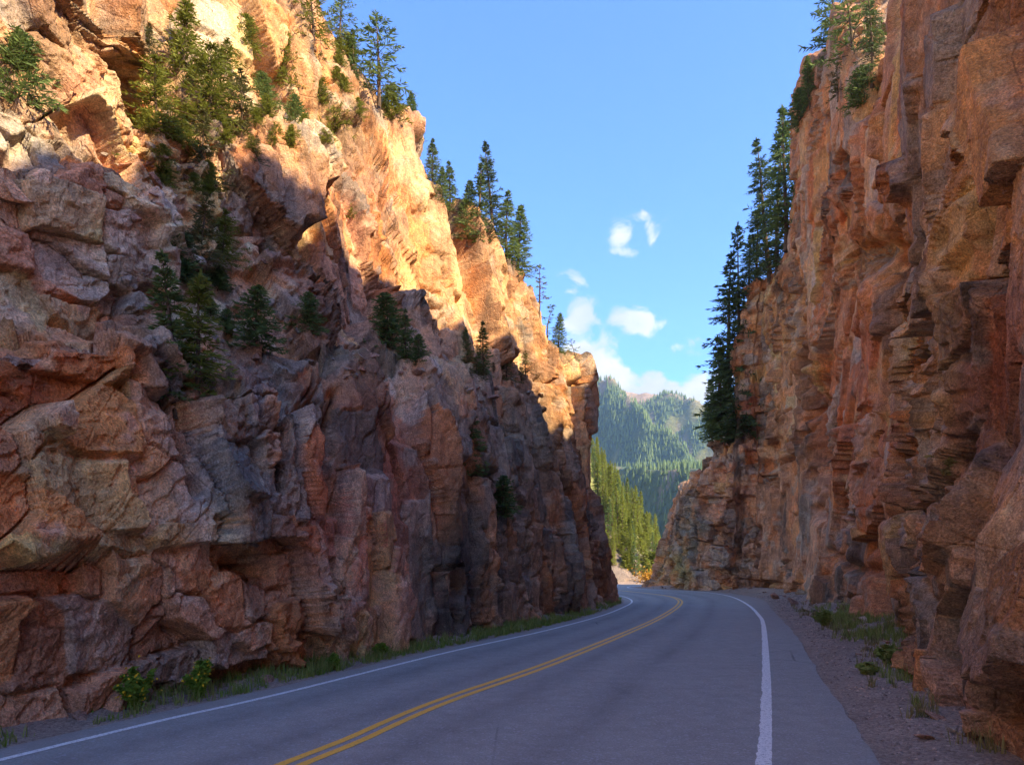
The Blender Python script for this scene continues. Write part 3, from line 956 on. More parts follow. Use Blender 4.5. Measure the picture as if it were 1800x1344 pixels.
    flat = (sstep(N[..., 2], 0.75, 0.92) * sstep(P[..., 2], 7, 10))[..., None] * 0.6
    C = C * (1 - flat) + np.array([0.15, 0.11, 0.06], np.float32) * flat
    vis = (px > 1080) & (px < 1800) & (py > 0) & (py < 1344) & (P[..., 1] > 5)
    make_bvh('right', P)
    return build_wall('right_cliff', P, big, C, 'ochre and rust red rock cliff standing in shade on the right of the road', None, None, vis)


left_cliff = left_wall()
right_cliff = right_wall()

# ------------------------------------------------------------------ road
HEAD = np.array([SA, CA])


def back_points(p, n=4, step=7):
    p = np.array(p)
    return [tuple(p - HEAD * step * k) for k in range(n, 0, -1)]


LW = [ground_pt(*q) for q in [(0, 1335), (300, 1262), (500, 1217), (791, 1145), (958, 1108), (1056, 1082), (1094, 1067.5), (1110, 1058.5)]]
LW = back_points(LW[0]) + LW + [(7.95, 46.2), (8.1, 51.5), (7.4, 57), (6.6, 63), (6.4, 70), (7.2, 77), (9.6, 84), (13.2, 88.6), (17.5, 90.6), (26, 93), (40, 95), (60, 96)]
CW = [ground_pt(*q) for q in [(510, 1344), (600, 1309), (778, 1232), (982, 1160), (1133, 1098), (1174, 1077), (1193, 1063)]]
CW = back_points(CW[0]) + CW + [(10.8, 44), (11.6, 50), (11.35, 56), (10.4, 62.5), (9.8, 68), (9.9, 74), (11.4, 80), (15, 85), (20, 88), (28, 90), (41, 91.5), (60, 92.5)]
RW = [ground_pt(*q) for q in [(1343, 1344), (1347, 1180), (1342, 1099), (1334, 1081), (1316, 1063.4)]]
RW = back_points(RW[0]) + RW + [(15.4, 47), (16.6, 54), (16.7, 60), (15.4, 64.5), (13.6, 68), (12.7, 71.5), (12.7, 75), (14, 79), (17.5, 82.5), (22, 85), (29, 87), (42, 88.5), (60, 89.5)]
RE = [ground_pt(*q) for q in [(1548, 1344), (1495, 1262), (1441, 1185), (1414, 1138), (1387, 1101.6), (1356, 1070)]]
RE = back_points(RE[0]) + RE + [(16.2, 44), (17.7, 52), (17.9, 60), (16.3, 65.2), (14.4, 68.9), (13.4, 71.8), (13.4, 75), (14.6, 78.6), (18, 82), (22.4, 84.3), (29.2, 86.2), (42, 87.7), (60, 88.7)]
NR = 900


def arc_even(pts, n=NR):
    return catmull(pts, n)


lw, cw, rw, re_ = (arc_even(p) for p in (LW, CW, RW, RE))


def normals2(c):
    t = np.gradient(c, axis=0)
    t /= np.linalg.norm(t, axis=1, keepdims=True)
    return np.stack([t[:, 1], -t[:, 0]], 1)


def nearest_on(c, q):
    """for each point of c the matching point of curve q (monotone, by foot of the normal)"""
    out = np.empty_like(c)
    j = 0
    for i in range(len(c)):
        d = np.linalg.norm(q[j:j + 120] - c[i], axis=1)
        j = j + int(np.argmin(d))
        out[i] = q[j]
    return out


le = lw - normals2(lw) * 0.48
le_c = catmull(le[::12], NR)
re_c = re_


def strip(name, a, b, z, mat, n_across=1, attrs=None, kind='structure', za=None, zb=None, smooth=False):
    n = len(a)
    t = np.linspace(0, 1, n_across + 1)
    V = np.zeros((n, n_across + 1, 3))
    V[..., 0] = a[:, None, 0] * (1 - t) + b[:, None, 0] * t
    V[..., 1] = a[:, None, 1] * (1 - t) + b[:, None, 1] * t
    V[..., 2] = z
    idx = np.arange(n * (n_across + 1)).reshape(n, -1)
    F = np.stack([idx[:-1, :-1], idx[:-1, 1:], idx[1:, 1:], idx[1:, :-1]], -1).reshape(-1, 4)
    o = mesh_np(name, V.reshape(-1, 3), F, mat, None, attrs(V) if attrs else None, smooth)
    if kind: o['kind'] = kind
    return o


# match the two edges of the asphalt station by station along the centre line
ml, mr = nearest_on(cw, le_c), nearest_on(cw, re_c)


def soften(c, k=9):
    return np.stack([np.convolve(np.pad(c[:, i], k, mode='reflect', reflect_type='odd'), np.ones(2 * k + 1) / (2 * k + 1), 'valid') for i in (0, 1)], 1)


ml, mr = soften(ml, 4), soften(mr, 4)
mr = mr + normals2(cw) * (0.05 * fbm(mr[:, 0] * 1.9, mr[:, 1] * 1.9, 91, 4))[:, None]
ml = ml + normals2(cw) * (0.03 * fbm(ml[:, 0] * 2.3, ml[:, 1] * 2.3, 92, 4))[:, None]


def asph_attr(V):
    t = np.linspace(0, 1, V.shape[1])[None, :] * np.ones((V.shape[0], 1))
    Y = V[..., 1]
    right = sstep(t, 0.80, 0.95) * sstep(Y, 18, 34)
    left = (1 - sstep(t, 0.01, 0.06)) * 0.6
    track = sum(np.exp(-((t - q) / 0.035) ** 2) for q in (0.14, 0.30, 0.47, 0.63)) + 0.8 * np.exp(-((t - 0.985) / 0.012) ** 2)
    return {'dust': np.maximum(right, left).ravel(), 'track': np.clip(track, 0, 1).ravel()}


road = strip('road', ml, mr, 0.0, M_ASPH, 30, asph_attr)
tag(road, 'grey asphalt road curving left between the two cliffs')


def painted(name, c, w, mat, z, label, ragged=0.0, off=0.0, taper=None, fine=5):
    c = catmull(c[::6], len(c) * 2)
    n = normals2(c)
    w = np.full(len(c), w) if taper is None else taper(c)
    j1 = ragged * (0.6 * vnoise(np.arange(len(c)) * 0.9, np.zeros(1), 3) + 0.4 * vnoise(np.arange(len(c)) * 0.13, np.zeros(1), 4))
    j2 = 0.004 * vnoise(np.arange(len(c)) * 0.7, np.zeros(1), 5)
    a = c + n * (off - w / 2 + j1)[:, None]
    b = c + n * (off + w / 2 + j2)[:, None]
    o = strip(name, a, b, z, mat)
    tag(o, label)
    return o


painted('road_marking', lw, 0.11, M_WHITE, 0.004, 'thin white edge line along the left side of the road', 0.006)
painted('road_marking', cw, 0.115, M_YELLOW, 0.004, 'left line of the double yellow centre line', 0.005, -0.105)
painted('road_marking', cw, 0.115, M_YELLOW, 0.004, 'right line of the double yellow centre line', 0.005, 0.105)
painted('road_marking', rw, 0.15, M_WHITE, 0.004, 'broad worn white edge line along the right side of the road', 0.022)

# ------------------------------------------------------------------ ground and verges
def ground_noise(x, y):
    return 0.05 * fbm(x * 0.9, y * 0.9, 41, 4) + 0.02 * fbm(x * 4, y * 4, 42, 3)


def verge(name, edge, side, width, label, rise):
    n = len(edge); m = 46
    e = catmull(edge[::8], 520)
    nn = normals2(e) * side
    k = 12
    nn = np.stack([np.convolve(np.pad(nn[:, i], k, mode='edge'), np.ones(2 * k + 1) / (2 * k + 1), 'valid') for i in (0, 1)], 1)
    w = np.interp(np.arange(520), np.linspace(0, 519, len(width)), width)
    t = np.linspace(0, 1, m) ** 1.4
    V = np.zeros((520, m, 3))
    V[..., :2] = e[:, None, :] + nn[:, None, :] * (t[None, :] * w[:, None] - 0.06)[..., None]
    d = t[None, :] * w[:, None]
    V[..., 2] = -0.035 + rise(d) + ground_noise(V[..., 0], V[..., 1]) * sstep(d, 0.05, 0.6)
    idx = np.arange(520 * m).reshape(520, m)
    F = np.stack([idx[:-1, :-1], idx[:-1, 1:], idx[1:, 1:], idx[1:, :-1]], -1).reshape(-1, 4)
    o = mesh_np(name, V.reshape(-1, 3), F, M_GRAVEL, None, None, True)
    tag(o, label, None, None, 'structure')
    make_bvh(name, V, 1)
    return V


VL = verge('left_verge', le_c, -1, [3.2] * 12, 'strip of gravel and soil at the foot of the left cliff', lambda d: 0.02 + 0.30 * sstep(d, 0.4, 2.6))
VR = verge('right_verge', re_c, 1, [3.5, 3.5, 3.5, 4.5, 5, 5, 4, 3, 3, 3, 3, 3], 'stony gravel verge between the asphalt and the right cliff', lambda d: 0.01 + 0.05 * sstep(d, 0.2, 0.8) + 0.38 * sstep(d, 1.2, 3.6))

g = 1390.0
o = mesh_np('ground', [(-g, -440, -0.35), (g, -440, -0.35), (g, 1990, -0.35), (-g, 1990, -0.35)], [(0, 1, 2, 3)], M_GRAVEL)
tag(o, 'bare ground of the valley floor', None, None, 'structure')

# ------------------------------------------------------------------ far land
def terrain(name, xs, ys, f, mat, label, colfn=None):
    X, Y = np.meshgrid(xs, ys, indexing='ij')
    Z = f(X, Y)
    P = np.stack([X, Y, Z], 2)
    idx = np.arange(X.size).reshape(X.shape)
    F = np.stack([idx[:-1, :-1], idx[1:, :-1], idx[1:, 1:], idx[:-1, 1:]], -1).reshape(-1, 4)
    at = {'rock_colour': colfn(P).reshape(-1, 3).astype(np.float32)} if colfn else None
    o = mesh_np(name, P.reshape(-1, 3), F, mat, None, at, True)
    tag(o, label, None, None, 'structure')
    return P


def hill_z(X, Y):
    n = fbm(X * 0.12, Y * 0.12, 201, 4)
    foot = 0.240 * Y + 0.8 + 1.4 * vnoise(Y * 0.09, Y * 0, 205)
    side = 1.28 * (foot - X)
    front = 1.0 * (Y - 93.5 - 1.5 * vnoise(X * 0.2, X * 0, 206))
    k = 5.0
    z = -np.log(np.exp(-np.clip(side, -60, 60) / k) + np.exp(-np.clip(front, -60, 60) / k)) * k
    z = np.minimum(z, 75 + 0.0 * z)
    return np.where(z > -0.5, z * (1 + 0.08 * n) + 1.3 * n + 0.5 * fbm(X * 0.6, Y * 0.6, 202, 3), -1.0 + 0 * z)


def hill_col(P):
    X, Y, Z = P[..., 0], P[..., 1], P[..., 2]
    w = sstep(fbm(X * 0.13, Y * 0.13, 207, 4) + 0.03 * (Z - 6), -0.12, 0.25)[..., None]
    rock = np.array([0.20, 0.165, 0.14]); turf = np.array([0.17, 0.18, 0.05])
    return rock * (1 - w) + turf * w


M_SLOPE = M_ROCK
terrain('hillside', np.linspace(-30, 60, 140), np.linspace(89, 215, 140), hill_z, M_SLOPE, 'steep sunlit slope of turf and pale scree beyond the bend', hill_col)


def ridge_z(X, Y):
    pl = 1.8 * (X - 66) + 0.42 * (Y - 700) + 14 * fbm(X * 0.02, Y * 0.02, 211, 4)
    cap = 0.150 * Y - 0.03 * (X - 0.2 * Y) + 4 * fbm(X * 0.03, Y * 0.03, 212, 3)
    return np.maximum(np.minimum(pl, cap), -6)


def mountain_z(X, Y):
    top = np.clip(448 - 0.335 * (X - 162), 120, 640)
    r = np.clip((Y - 780) / 740, 0, 1.25)
    ramp = np.where(r < 1, r ** 0.92, 1 - 0.9 * (r - 1))
    u = (X + 0.34 * (Y - 1200)) / 205.0 + 0.30 * fbm(X * 0.006, Y * 0.006, 221, 2)
    sp = 1 - np.abs(2 * (u - np.floor(u + 0.5)))                # sharp spurs running down the face
    sp = sp ** 1.15
    u2 = (X - 0.2 * (Y - 1200)) / 47.0 + 0.5 * fbm(X * 0.01, Y * 0.01, 223, 2)
    sp2 = 1 - np.abs(2 * (u2 - np.floor(u2 + 0.5)))
    mid = np.clip(1 - np.abs(r - 0.5) * 1.9, 0, 1) ** 0.7
    z = top * ramp + (sp - 0.5) * 150 * mid + (sp2 - 0.5) * 36 * np.clip(r * 1.6, 0, 1) * np.clip(1.0 - r, 0, 1)
    return z + 16 * fbm(X * 0.012, Y * 0.012, 225, 4) * np.clip(r * 3, 0, 1) + 5 * fbm(X * 0.05, Y * 0.05, 226, 3) * np.clip(r * 3, 0, 1) - 8


def far_col(P):
    X, Y, Z = P[..., 0], P[..., 1], P[..., 2]
    n = fbm(X * 0.02, Y * 0.02, 231, 4)
    w = sstep(n, 0.08, 0.35)[..., None]
    C = np.array([0.055, 0.085, 0.035]) * (1 - w) + np.array([0.17, 0.17, 0.065]) * w
    hi = sstep(Z + 50 * n, 320, 380)[..., None]
    rk = (sstep(fbm(X * 0.035, Y * 0.02, 233, 4), 0.22, 0.42))[..., None] * 0.55
    C = C * (1 - rk) + np.array([0.30, 0.22, 0.17]) * rk
    return C * (1 - hi) + np.array([0.27, 0.20, 0.14]) * hi


def mat_far():
    m, t, b = new_mat('forest_floor')
    at = t.node('ShaderNodeAttribute', attribute_name='rock_colour').outputs['Color']
    pos = t.node('ShaderNodeNewGeometry').outputs['Position']
    n = t.noise(pos, 0.12, 6, 0.7)
    t.put(b.inputs['Base Color'], t.mix(0.8, at, t.ramp(n, [(0.3, 0.6), (0.7, 1.5)]), 'MULTIPLY'))
    b.inputs['Roughness'].default_value = 0.95
    b.inputs['Specular IOR Level'].default_value = 0.1
    bump(t, b, n, 6.0, 0.8)
    return m


M_FAR = mat_far()
terrain('mountain', np.linspace(-420, 950, 230), np.linspace(780, 1720, 150), mountain_z, M_FAR, 'forested mountain with bare rocky crest closing the valley', far_col)
terrain('ridge', np.linspace(-40, 620, 170), np.linspace(420, 1000, 130), ridge_z, M_FAR, 'dark wooded ridge in shade below the mountain', far_col)


def forest(name, n, xr, yr, f, hmin, hmax, label, keep, seed):
    """a far wood: thousands of small spires in one mesh"""
    r = np.random.default_rng(seed)
    X = r.uniform(*xr, n); Y = r.uniform(*yr, n); Z = f(X, Y)
    px = CX + FPX * X / Y; py = HY - FPX * (Z - CAM_H) / Y
    k = (px > 990) & (px < 1330) & (py < 1000) & (keep(X, Y, Z, r))
    X, Y, Z = X[k], Y[k], Z[k]
    m = len(X)
    h = r.uniform(hmin, hmax, m); w = h * r.uniform(0.13, 0.2, m)
    ns = 5
    V = np.zeros((m, ns * 2 + 1, 3)); a = r.uniform(0, 6.28, m)
    for i in range(ns):
        th = a + i * 2 * math.pi / ns
        jr = r.uniform(0.7, 1.2, m)
        V[:, i] = np.stack([X + w * jr * np.cos(th), Y + w * jr * np.sin(th), Z + h * r.uniform(0.02, 0.16, m)], 1)
        V[:, ns + i] = np.stack([X + w * 0.5 * jr * np.cos(th + .6), Y + w * 0.5 * jr * np.sin(th + .6), Z + h * r.uniform(0.5, 0.6, m)], 1)
    V[:, 2 * ns] = np.stack([X + w * 0.1, Y, Z + h], 1)
    base = (np.arange(m) * (2 * ns + 1))[:, None]
    T = []
    for i in range(ns):
        j = (i + 1) % ns
        T += [[i, j, ns + i], [j, ns + j, ns + i], [ns + i, ns + j, 2 * ns]]
    F = (base[:, :, None] + np.array(T)[None]).reshape(-1, 3)
    leaf = np.repeat(r.uniform(0, 1, m), 2 * ns + 1)
    o = mesh_np(name, V.reshape(-1, 3), F, M_NEEDLE, None, {'leaf': leaf})
    tag(o, label, None, None, 'stuff')
    return o


forest('forest', 27000, (60, 620), (800, 1540), mountain_z, 6.5, 12.5, 'far conifer forest covering the mountain face',
       lambda X, Y, Z, r: (fbm(X * 0.02, Y * 0.02, 231, 4) < r.uniform(0.0, 0.35, len(X))) & (Z < 372 + r.uniform(-110, 20, len(X))) & (fbm(X * 0.035, Y * 0.02, 233, 4) < 0.38), 5)
forest('forest', 5200, (40, 330), (430, 980), ridge_z, 6.5, 12, 'dark conifer wood covering the shaded ridge', lambda X, Y, Z, r: (Z > -3) & (Z < 0.148 * Y), 6)

# ------------------------------------------------------------------ conifers
def quad_cloud(C, A, B):
    """quads from centres and two half-axes"""
    V = np.stack([C - A, C + B * 0.9 - A * 0.2, C + A, C - B * 0.9 - A * 0.2], 1)
    F = np.arange(len(C) * 4).reshape(-1, 4)
    return V.reshape(-1, 3), F


def tube_mesh(paths, sides=6):
    Vs, Fs, n0 = [], [], 0
    for pts, rad in paths:
        pts = np.array(pts, float); m = len(pts)
        t = np.gradient(pts, axis=0)
        t /= np.maximum(np.linalg.norm(t, axis=1, keepdims=True), 1e-9)
        ref = np.where(np.abs(t[:, 2:3]) > 0.8, np.array([[1.0, 0, 0]]), np.array([[0, 0, 1.0]]))
        e1 = np.cross(t, ref); e1 /= np.linalg.norm(e1, axis=1, keepdims=True)
        e2 = np.cross(t, e1)
        th = np.linspace(0, 2 * math.pi, sides, endpoint=False)
        V = pts[:, None] + (np.cos(th)[None, :, None] * e1[:, None] + np.sin(th)[None, :, None] * e2[:, None]) * np.array(rad)[:, None, None]
        idx = np.arange(m * sides).reshape(m, sides) + n0
        F = np.stack([idx[:-1], np.roll(idx[:-1], -1, 1), np.roll(idx[1:], -1, 1), idx[1:]], -1).reshape(-1, 4)
        Vs.append(V.reshape(-1, 3)); Fs.append(F); n0 += m * sides
    return np.vstack(Vs), np.vstack(Fs)


def conifer_mesh(seed, H, Rb, branches, bare=0.08, power=0.85, droop=0.18, inner=0.12, irregular=0.25, twig=0.42, wtw=0.055, step=0.16, gap=0.0, bend=0.03, up=0.35):
    r = np.random.default_rng(seed)
    # trunk
    zs = np.linspace(0, 1, 14)
    bx = bend * H * (np.sin(zs * 3 + r.uniform(0, 6)) - math.sin(0)) * zs; by = bend * H * np.sin(zs * 2.4 + r.uniform(0, 6)) * zs
    tr = np.stack([bx - bx[0], by - by[0], zs * H - 0.02 * H * (zs == 0)], 1)
    rad = (0.016 * H + 0.015) * (1 - zs) ** 0.85 + 0.006
    rad[0] *= 1.35
    paths = [(tr, rad)]
    C, A, B, leaf = [], [], [], []
    ga = r.uniform(0, 6.28)
    for i in range(branches):
        f = bare + (1 - bare) * ((i + 0.5) / branches) ** 0.92
        f = min(0.985, f + r.uniform(-0.012, 0.012))
        if gap and math.sin(f * 23 + seed) > 1 - gap * r.uniform(0.5, 1.5): continue
        az = ga + i * 2.39996 + r.uniform(-0.4, 0.4)
        env = (1 - f) ** power
        low = min(1.0, 0.55 + (f - bare) * 4)
        L = Rb * (env * low + 0.04) * (1 + irregular * r.uniform(-1.4, 1.0))
        if L < 0.08: L = 0.08
        base = np.array([np.interp(f, zs, tr[:, 0]), np.interp(f, zs, tr[:, 1]), f * H])
        pitch = -droop * 1.3 + (up + droop) * f ** 1.3 + r.uniform(-0.12, 0.12)
        d = np.array([math.cos(az), math.sin(az), 0.0])
        n = max(4, int(L / step))
        q = np.linspace(0, 1, n + 1)
        side = np.array([-d[1], d[0], 0.0])
        sway = r.uniform(-0.15, 0.15)
        sp = base + d * (q * L)[:, None] * math.cos(pitch) + side * (sway * L * q ** 2)[:, None]
        sp[:, 2] += q * L * math.sin(pitch) - droop * L * (q ** 1.5) * 0.55 + 0.22 * droop * L * q ** 4 * 2
        paths.append((sp[::max(1, n // 3)], np.linspace(0.006 + 0.012 * L, 0.004, len(sp[::max(1, n // 3)]))))
        for k in range(1, n + 1):
            if q[k] < inner: continue
            tl = twig * (0.45 + 0.55 * math.sin(min(1.0, (1.05 - q[k]) * 2.2 + 0.25) * 1.57)) * r.uniform(0.6, 1.15) * min(1, 0.35 + L / (Rb * 0.6))
            for sgn in (-1, 1, 0, 0):
                ang = sgn * r.uniform(0.55, 1.05)
                dirv = d * math.cos(ang) + side * math.sin(ang)
                dirv = dirv + np.array([0, 0, r.uniform(-0.28, 0.22)])
                l2 = tl if sgn else tl * 0.8
                if not sgn: dirv = dirv + r.normal(0, 0.5, 3)
                dirv /= np.linalg.norm(dirv)
                wv = np.cross(dirv, r.normal(0, 1, 3)); wv /= np.linalg.norm(wv)
                wv = wv * 0.6 + side * 0.1 + np.array([0, 0, 0.1])
                C.append(sp[k] + dirv * l2 * 0.5 + r.normal(0, 0.02, 3)); A.append(dirv * l2 * 0.55); B.append(wv * wtw * r.uniform(0.7, 1.4))
                leaf.append(np.clip(r.uniform(0, 0.75) + 0.25 * q[k] ** 2, 0, 1))
    for k in range(10):
        dirv = np.array([r.normal(0, 0.25), r.normal(0, 0.25), 1.0]); dirv /= np.linalg.norm(dirv)
        C.append(tr[-1] + np.array([0, 0, -0.03 * H * r.uniform(0, 1)])); A.append(dirv * twig * 0.4); B.append(np.array([wtw, 0, 0]) if k % 2 else np.array([0, wtw, 0])); leaf.append(r.uniform(0.3, 1))
    CV, CF = quad_cloud(np.array(C), np.array(A), np.array(B))
    TV, TF = tube_mesh(paths, 5)
    return (TV, TF), (CV, CF, np.repeat(np.array(leaf), 4)), H


TREES = {}


def tree_proto(key, seed, mat, **kw):
    (TV, TF), (CV, CF, leaf), H = conifer_mesh(seed, **kw)
    t = mesh_np('trunk', TV, TF, M_BARK, None, None, True)
    c = mesh_np('crown', CV, CF, mat, None, {'leaf': leaf})
    COL.objects.unlink(t); COL.objects.unlink(c)
    TREES[key] = (t, c, H)


# kinds of tree the photograph shows
tree_proto('spruce_a', 11, M_NEEDLE, H=6.0, Rb=1.25, branches=150)
tree_proto('spruce_b', 12, M_NEEDLE, H=6.0, Rb=1.05, branches=140, droop=0.3, gap=0.15)
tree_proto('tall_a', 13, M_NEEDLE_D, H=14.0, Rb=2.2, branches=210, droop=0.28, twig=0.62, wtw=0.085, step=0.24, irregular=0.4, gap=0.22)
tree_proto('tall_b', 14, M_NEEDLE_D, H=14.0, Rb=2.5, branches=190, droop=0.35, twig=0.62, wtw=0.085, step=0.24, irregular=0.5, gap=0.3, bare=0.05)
tree_proto('pine_a', 15, M_NEEDLE, H=6.0, Rb=1.55, branches=95, bare=0.22, power=0.6, irregular=0.5, inner=0.35, droop=0.15, gap=0.25, twig=0.40, wtw=0.06)
tree_proto('pine_b', 16, M_NEEDLE_Y, H=6.0, Rb=1.7, branches=105, bare=0.10, power=0.6, irregular=0.5, inner=0.3, droop=0.1, gap=0.25, twig=0.42, wtw=0.06)
tree_proto('yellow_a', 17, M_NEEDLE_Y, H=5.0, Rb=1.1, branches=120, irregular=0.4, droop=0.2, gap=0.15)
tree_proto('yellow_b', 18, M_NEEDLE_Y, H=5.0, Rb=1.5, branches=130, irregular=0.5, power=0.6, droop=0.12, gap=0.2)
tree_proto('slim_a', 19, M_NEEDLE, H=6.0, Rb=0.62, branches=110, irregular=0.45, gap=0.2, twig=0.30, wtw=0.05, step=0.13)
tree_proto('sparse_a', 20, M_NEEDLE_DRY, H=5.0, Rb=0.75, branches=42, irregular=0.6, inner=0.35, gap=0.3, twig=0.30, wtw=0.05, bare=0.25, power=0.4)
tree_proto('sparse_b', 21, M_NEEDLE, H=4.0, Rb=0.95, branches=26, irregular=0.6, inner=0.45, gap=0.3, twig=0.36, wtw=0.055, bare=0.2, power=0.3, bend=0.09)
tree_proto('bushy_a', 22, M_NEEDLE, H=2.6, Rb=1.0, branches=120, bare=0.02, power=0.7, irregular=0.35, droop=0.1, twig=0.30, wtw=0.045, step=0.11)
tree_proto('bushy_b', 23, M_NEEDLE_Y, H=2.6, Rb=0.95, branches=110, bare=0.02, power=0.7, irregular=0.4, droop=0.1, twig=0.30, wtw=0.045, step=0.11)
tree_proto('olive_a', 24, M_NEEDLE_DRY, H=5.0, Rb=1.3, branches=105, irregular=0.5, droop=0.2, gap=0.25, inner=0.25)


def place_tree(kind, loc, h, rz, label, group, name='conifer_tree', cat='tree', lean=(0, 0), wide=1.0):
    t, c, H = TREES[kind]
    e = empty(name, loc, rz)
    s = h / H
    e.scale = (s * wide, s * wide, s)
    e.rotation_euler = (lean[0], lean[1], rz)
    tag(e, label, cat, group)
    for ch in (t, c):
        d = ch.copy(); COL.objects.link(d); d.parent = e
    return e


def ray_hit(px, py, keys, tries=10):
    o = Vector((0, 0, CAM_H))
    for k in range(tries):
        d = Vector(((px - CX) / FPX, 1, (HY - py) / FPX)).normalized()
        best = None
        for key in keys:
            h = BVHS[key].ray_cast(o, d, 400)
            if h[0] is not None and (best is None or h[3] < best[3]): best = h
        if best is not None: return best[0]
        py += 6
    return None


# base column, base row, height in photograph pixels, kind, label
LEFT_TREES = [
    (553, 75, 125, 'pine_b', 'yellow-green pine on the cliff rim cut off by the top of the picture'),
    (598, 92, 112, 'pine_a', 'dark open pine on the rim just right of the cut-off yellow-green pine'),
    (626, 140, 95, 'slim_a', 'thin grey-green spruce on the rim between two larger pines'),
    (667, 208, 186, 'pine_a', 'largest pine on the left rim with a long bare lower trunk'),
    (690, 214, 70, 'bushy_b', 'low green bush at the foot of the largest rim pine'),
    (728, 250, 93, 'spruce_a', 'narrow spruce on the rim just below the largest pine'),
    (762, 300, 86, 'spruce_b', 'pointed spruce on the rim, second below the largest pine'),
    (779, 335, 70, 'spruce_a', 'spruce wedged against the orange rim pillar'),
    (792, 375, 92, 'spruce_b', 'long narrow spruce filling the notch behind the orange pillar'),
    (823, 425, 112, 'spruce_a', 'broad yellow-tinged spruce leading the rim clump of five'),
    (842, 432, 146, 'slim_a', 'slender spruce behind the broad one in the rim clump of five'),
    (868, 428, 180, 'tall_a', 'tallest spruce of the rim clump of five with bare upper gaps'),
    (893, 460, 125, 'spruce_b', 'second to last spruce of the rim clump of five'),
    (912, 484, 126, 'spruce_a', 'last and lowest spruce of the rim clump of five'),
    (949, 545, 92, 'sparse_a', 'thin ragged spruce on the rim step beside the clouds'),
    (965, 570, 66, 'sparse_b', 'crooked little pine with few branches beside the ragged spruce'),
    (984, 622, 74, 'spruce_a', 'neat conical spruce alone near the end of the left rim'),
    (1013, 640, 46, 'sparse_b', 'tiny wind-bent pine on the last pillar of the left cliff'),
    (1041, 757, 24, 'sparse_b', 'minute pine on the outer edge of the last pillar'),
    (28, 176, 118, 'bushy_a', 'dark green bushy pine at the left edge of the picture on the pale face'),
    (196, 272, 88, 'yellow_a', 'yellow-green sapling in the corner beside the leaning slab'),
    (322, 165, 155, 'yellow_a', 'tall sunlit yellow-green spruce standing high on the pale upper face'),
    (434, 84, 56, 'bushy_b', 'small bright pine clinging alone to the pale upper face'),
    (276, 238, 124, 'yellow_b', 'forked yellow-green tree with a twisted dark root on the ledge'),
    (262, 100, 60, 'olive_a', 'faded olive shrub-like pine on the pale face above the ledge'),
    (366, 232, 140, 'yellow_b', 'widest yellow-green tree crowding the middle of the ledge'),
    (392, 175, 100, 'yellow_b', 'yellow-green tree growing above and behind the widest ledge tree'),
    (428, 252, 120, 'olive_a', 'olive tree with a pale thin trunk right of the widest ledge tree'),
    (464, 190, 58, 'bushy_a', 'small dark spruce on the upper step of the ledge'),
    (508, 168, 104, 'yellow_a', 'loose yellow-green tree below the bright top of the cliff'),
    (556, 196, 96, 'sparse_a', 'bare spindly tree with a leaning dark trunk near the rim'),
    (521, 214, 46, 'bushy_a', 'little dark spruce on rubble under the spindly tree'),
    (584, 236, 66, 'bushy_b', 'small pale-tipped spruce at the outer end of the ledge'),
    (452, 290, 50, 'olive_a', 'low olive bush on the lip of the ledge'),
    (356, 335, 130, 'olive_a', 'shaded olive tree at the top of the gully'),
    (372, 402, 110, 'yellow_a', 'drooping tree halfway down the gully, half in shade'),
    (352, 470, 120, 'olive_a', 'lower drooping tree in the gully with grey-green needles'),
    (392, 470, 90, 'yellow_b', 'broad tree on the right side of the gully with lit tips'),
    (313, 490, 82, 'bushy_a', 'fresh green sapling on the left side of the gully'),
    (306, 715, 235, 'spruce_b', 'largest spruce at the foot of the gully with a dark straight trunk'),
    (345, 690, 190, 'yellow_a', 'bright green companion leaning on the largest gully spruce'),
    (452, 608, 92, 'bushy_a', 'rounded dark spruce on the scree right of the gully'),
    (540, 582, 62, 'bushy_a', 'dark sapling against the grey slab below the columns'),
    (686, 612, 84, 'bushy_a', 'bushy dark spruce on the mid ledge beneath the columns'),
    (716, 632, 78, 'spruce_b', 'thin-trunked spruce right beside the bushy one on the mid ledge'),
    (738, 640, 46, 'bushy_a', 'low sprawling spruce at the end of the mid ledge'),
    (821, 640, 58, 'spruce_a', 'small spruce at the left of the far ledge group'),
    (852, 662, 84, 'spruce_b', 'taller spruce in the middle of the far ledge group'),
    (893, 676, 64, 'olive_a', 'wide brushy olive tree at the right of the far ledge group'),
    (832, 842, 132, 'spruce_b', 'dark spruce growing in a crack low on the shaded face'),
    (886, 905, 60, 'bushy_a', 'small dark bush in a crack of the lower shaded face'),
    (470, 478, 42, 'olive_a', 'low tawny bush on the scree under the red columns'),
    (622, 384, 30, 'bushy_b', 'tuft-like shrub on a step of the red columns'),
]
for i, (px, py, hp, kind, label) in enumerate(LEFT_TREES):
    p = ray_hit(px, py, ['left'])
    if p is None: continue
    h = hp / FPX * p.y
    r_ = random.Random(i)
    place_tree(kind, (p.x - 0.05, p.y + 0.12, p.z - 0.06 * min(h, 3)), h * (1.05 if i < 19 else 1.22), r_.uniform(0, 6.28), label, 'conifers on the left cliff', lean=(r_.uniform(-.04, .04), r_.uniform(-.04, .04)), wide=1.2 if i < 19 else 1.15)

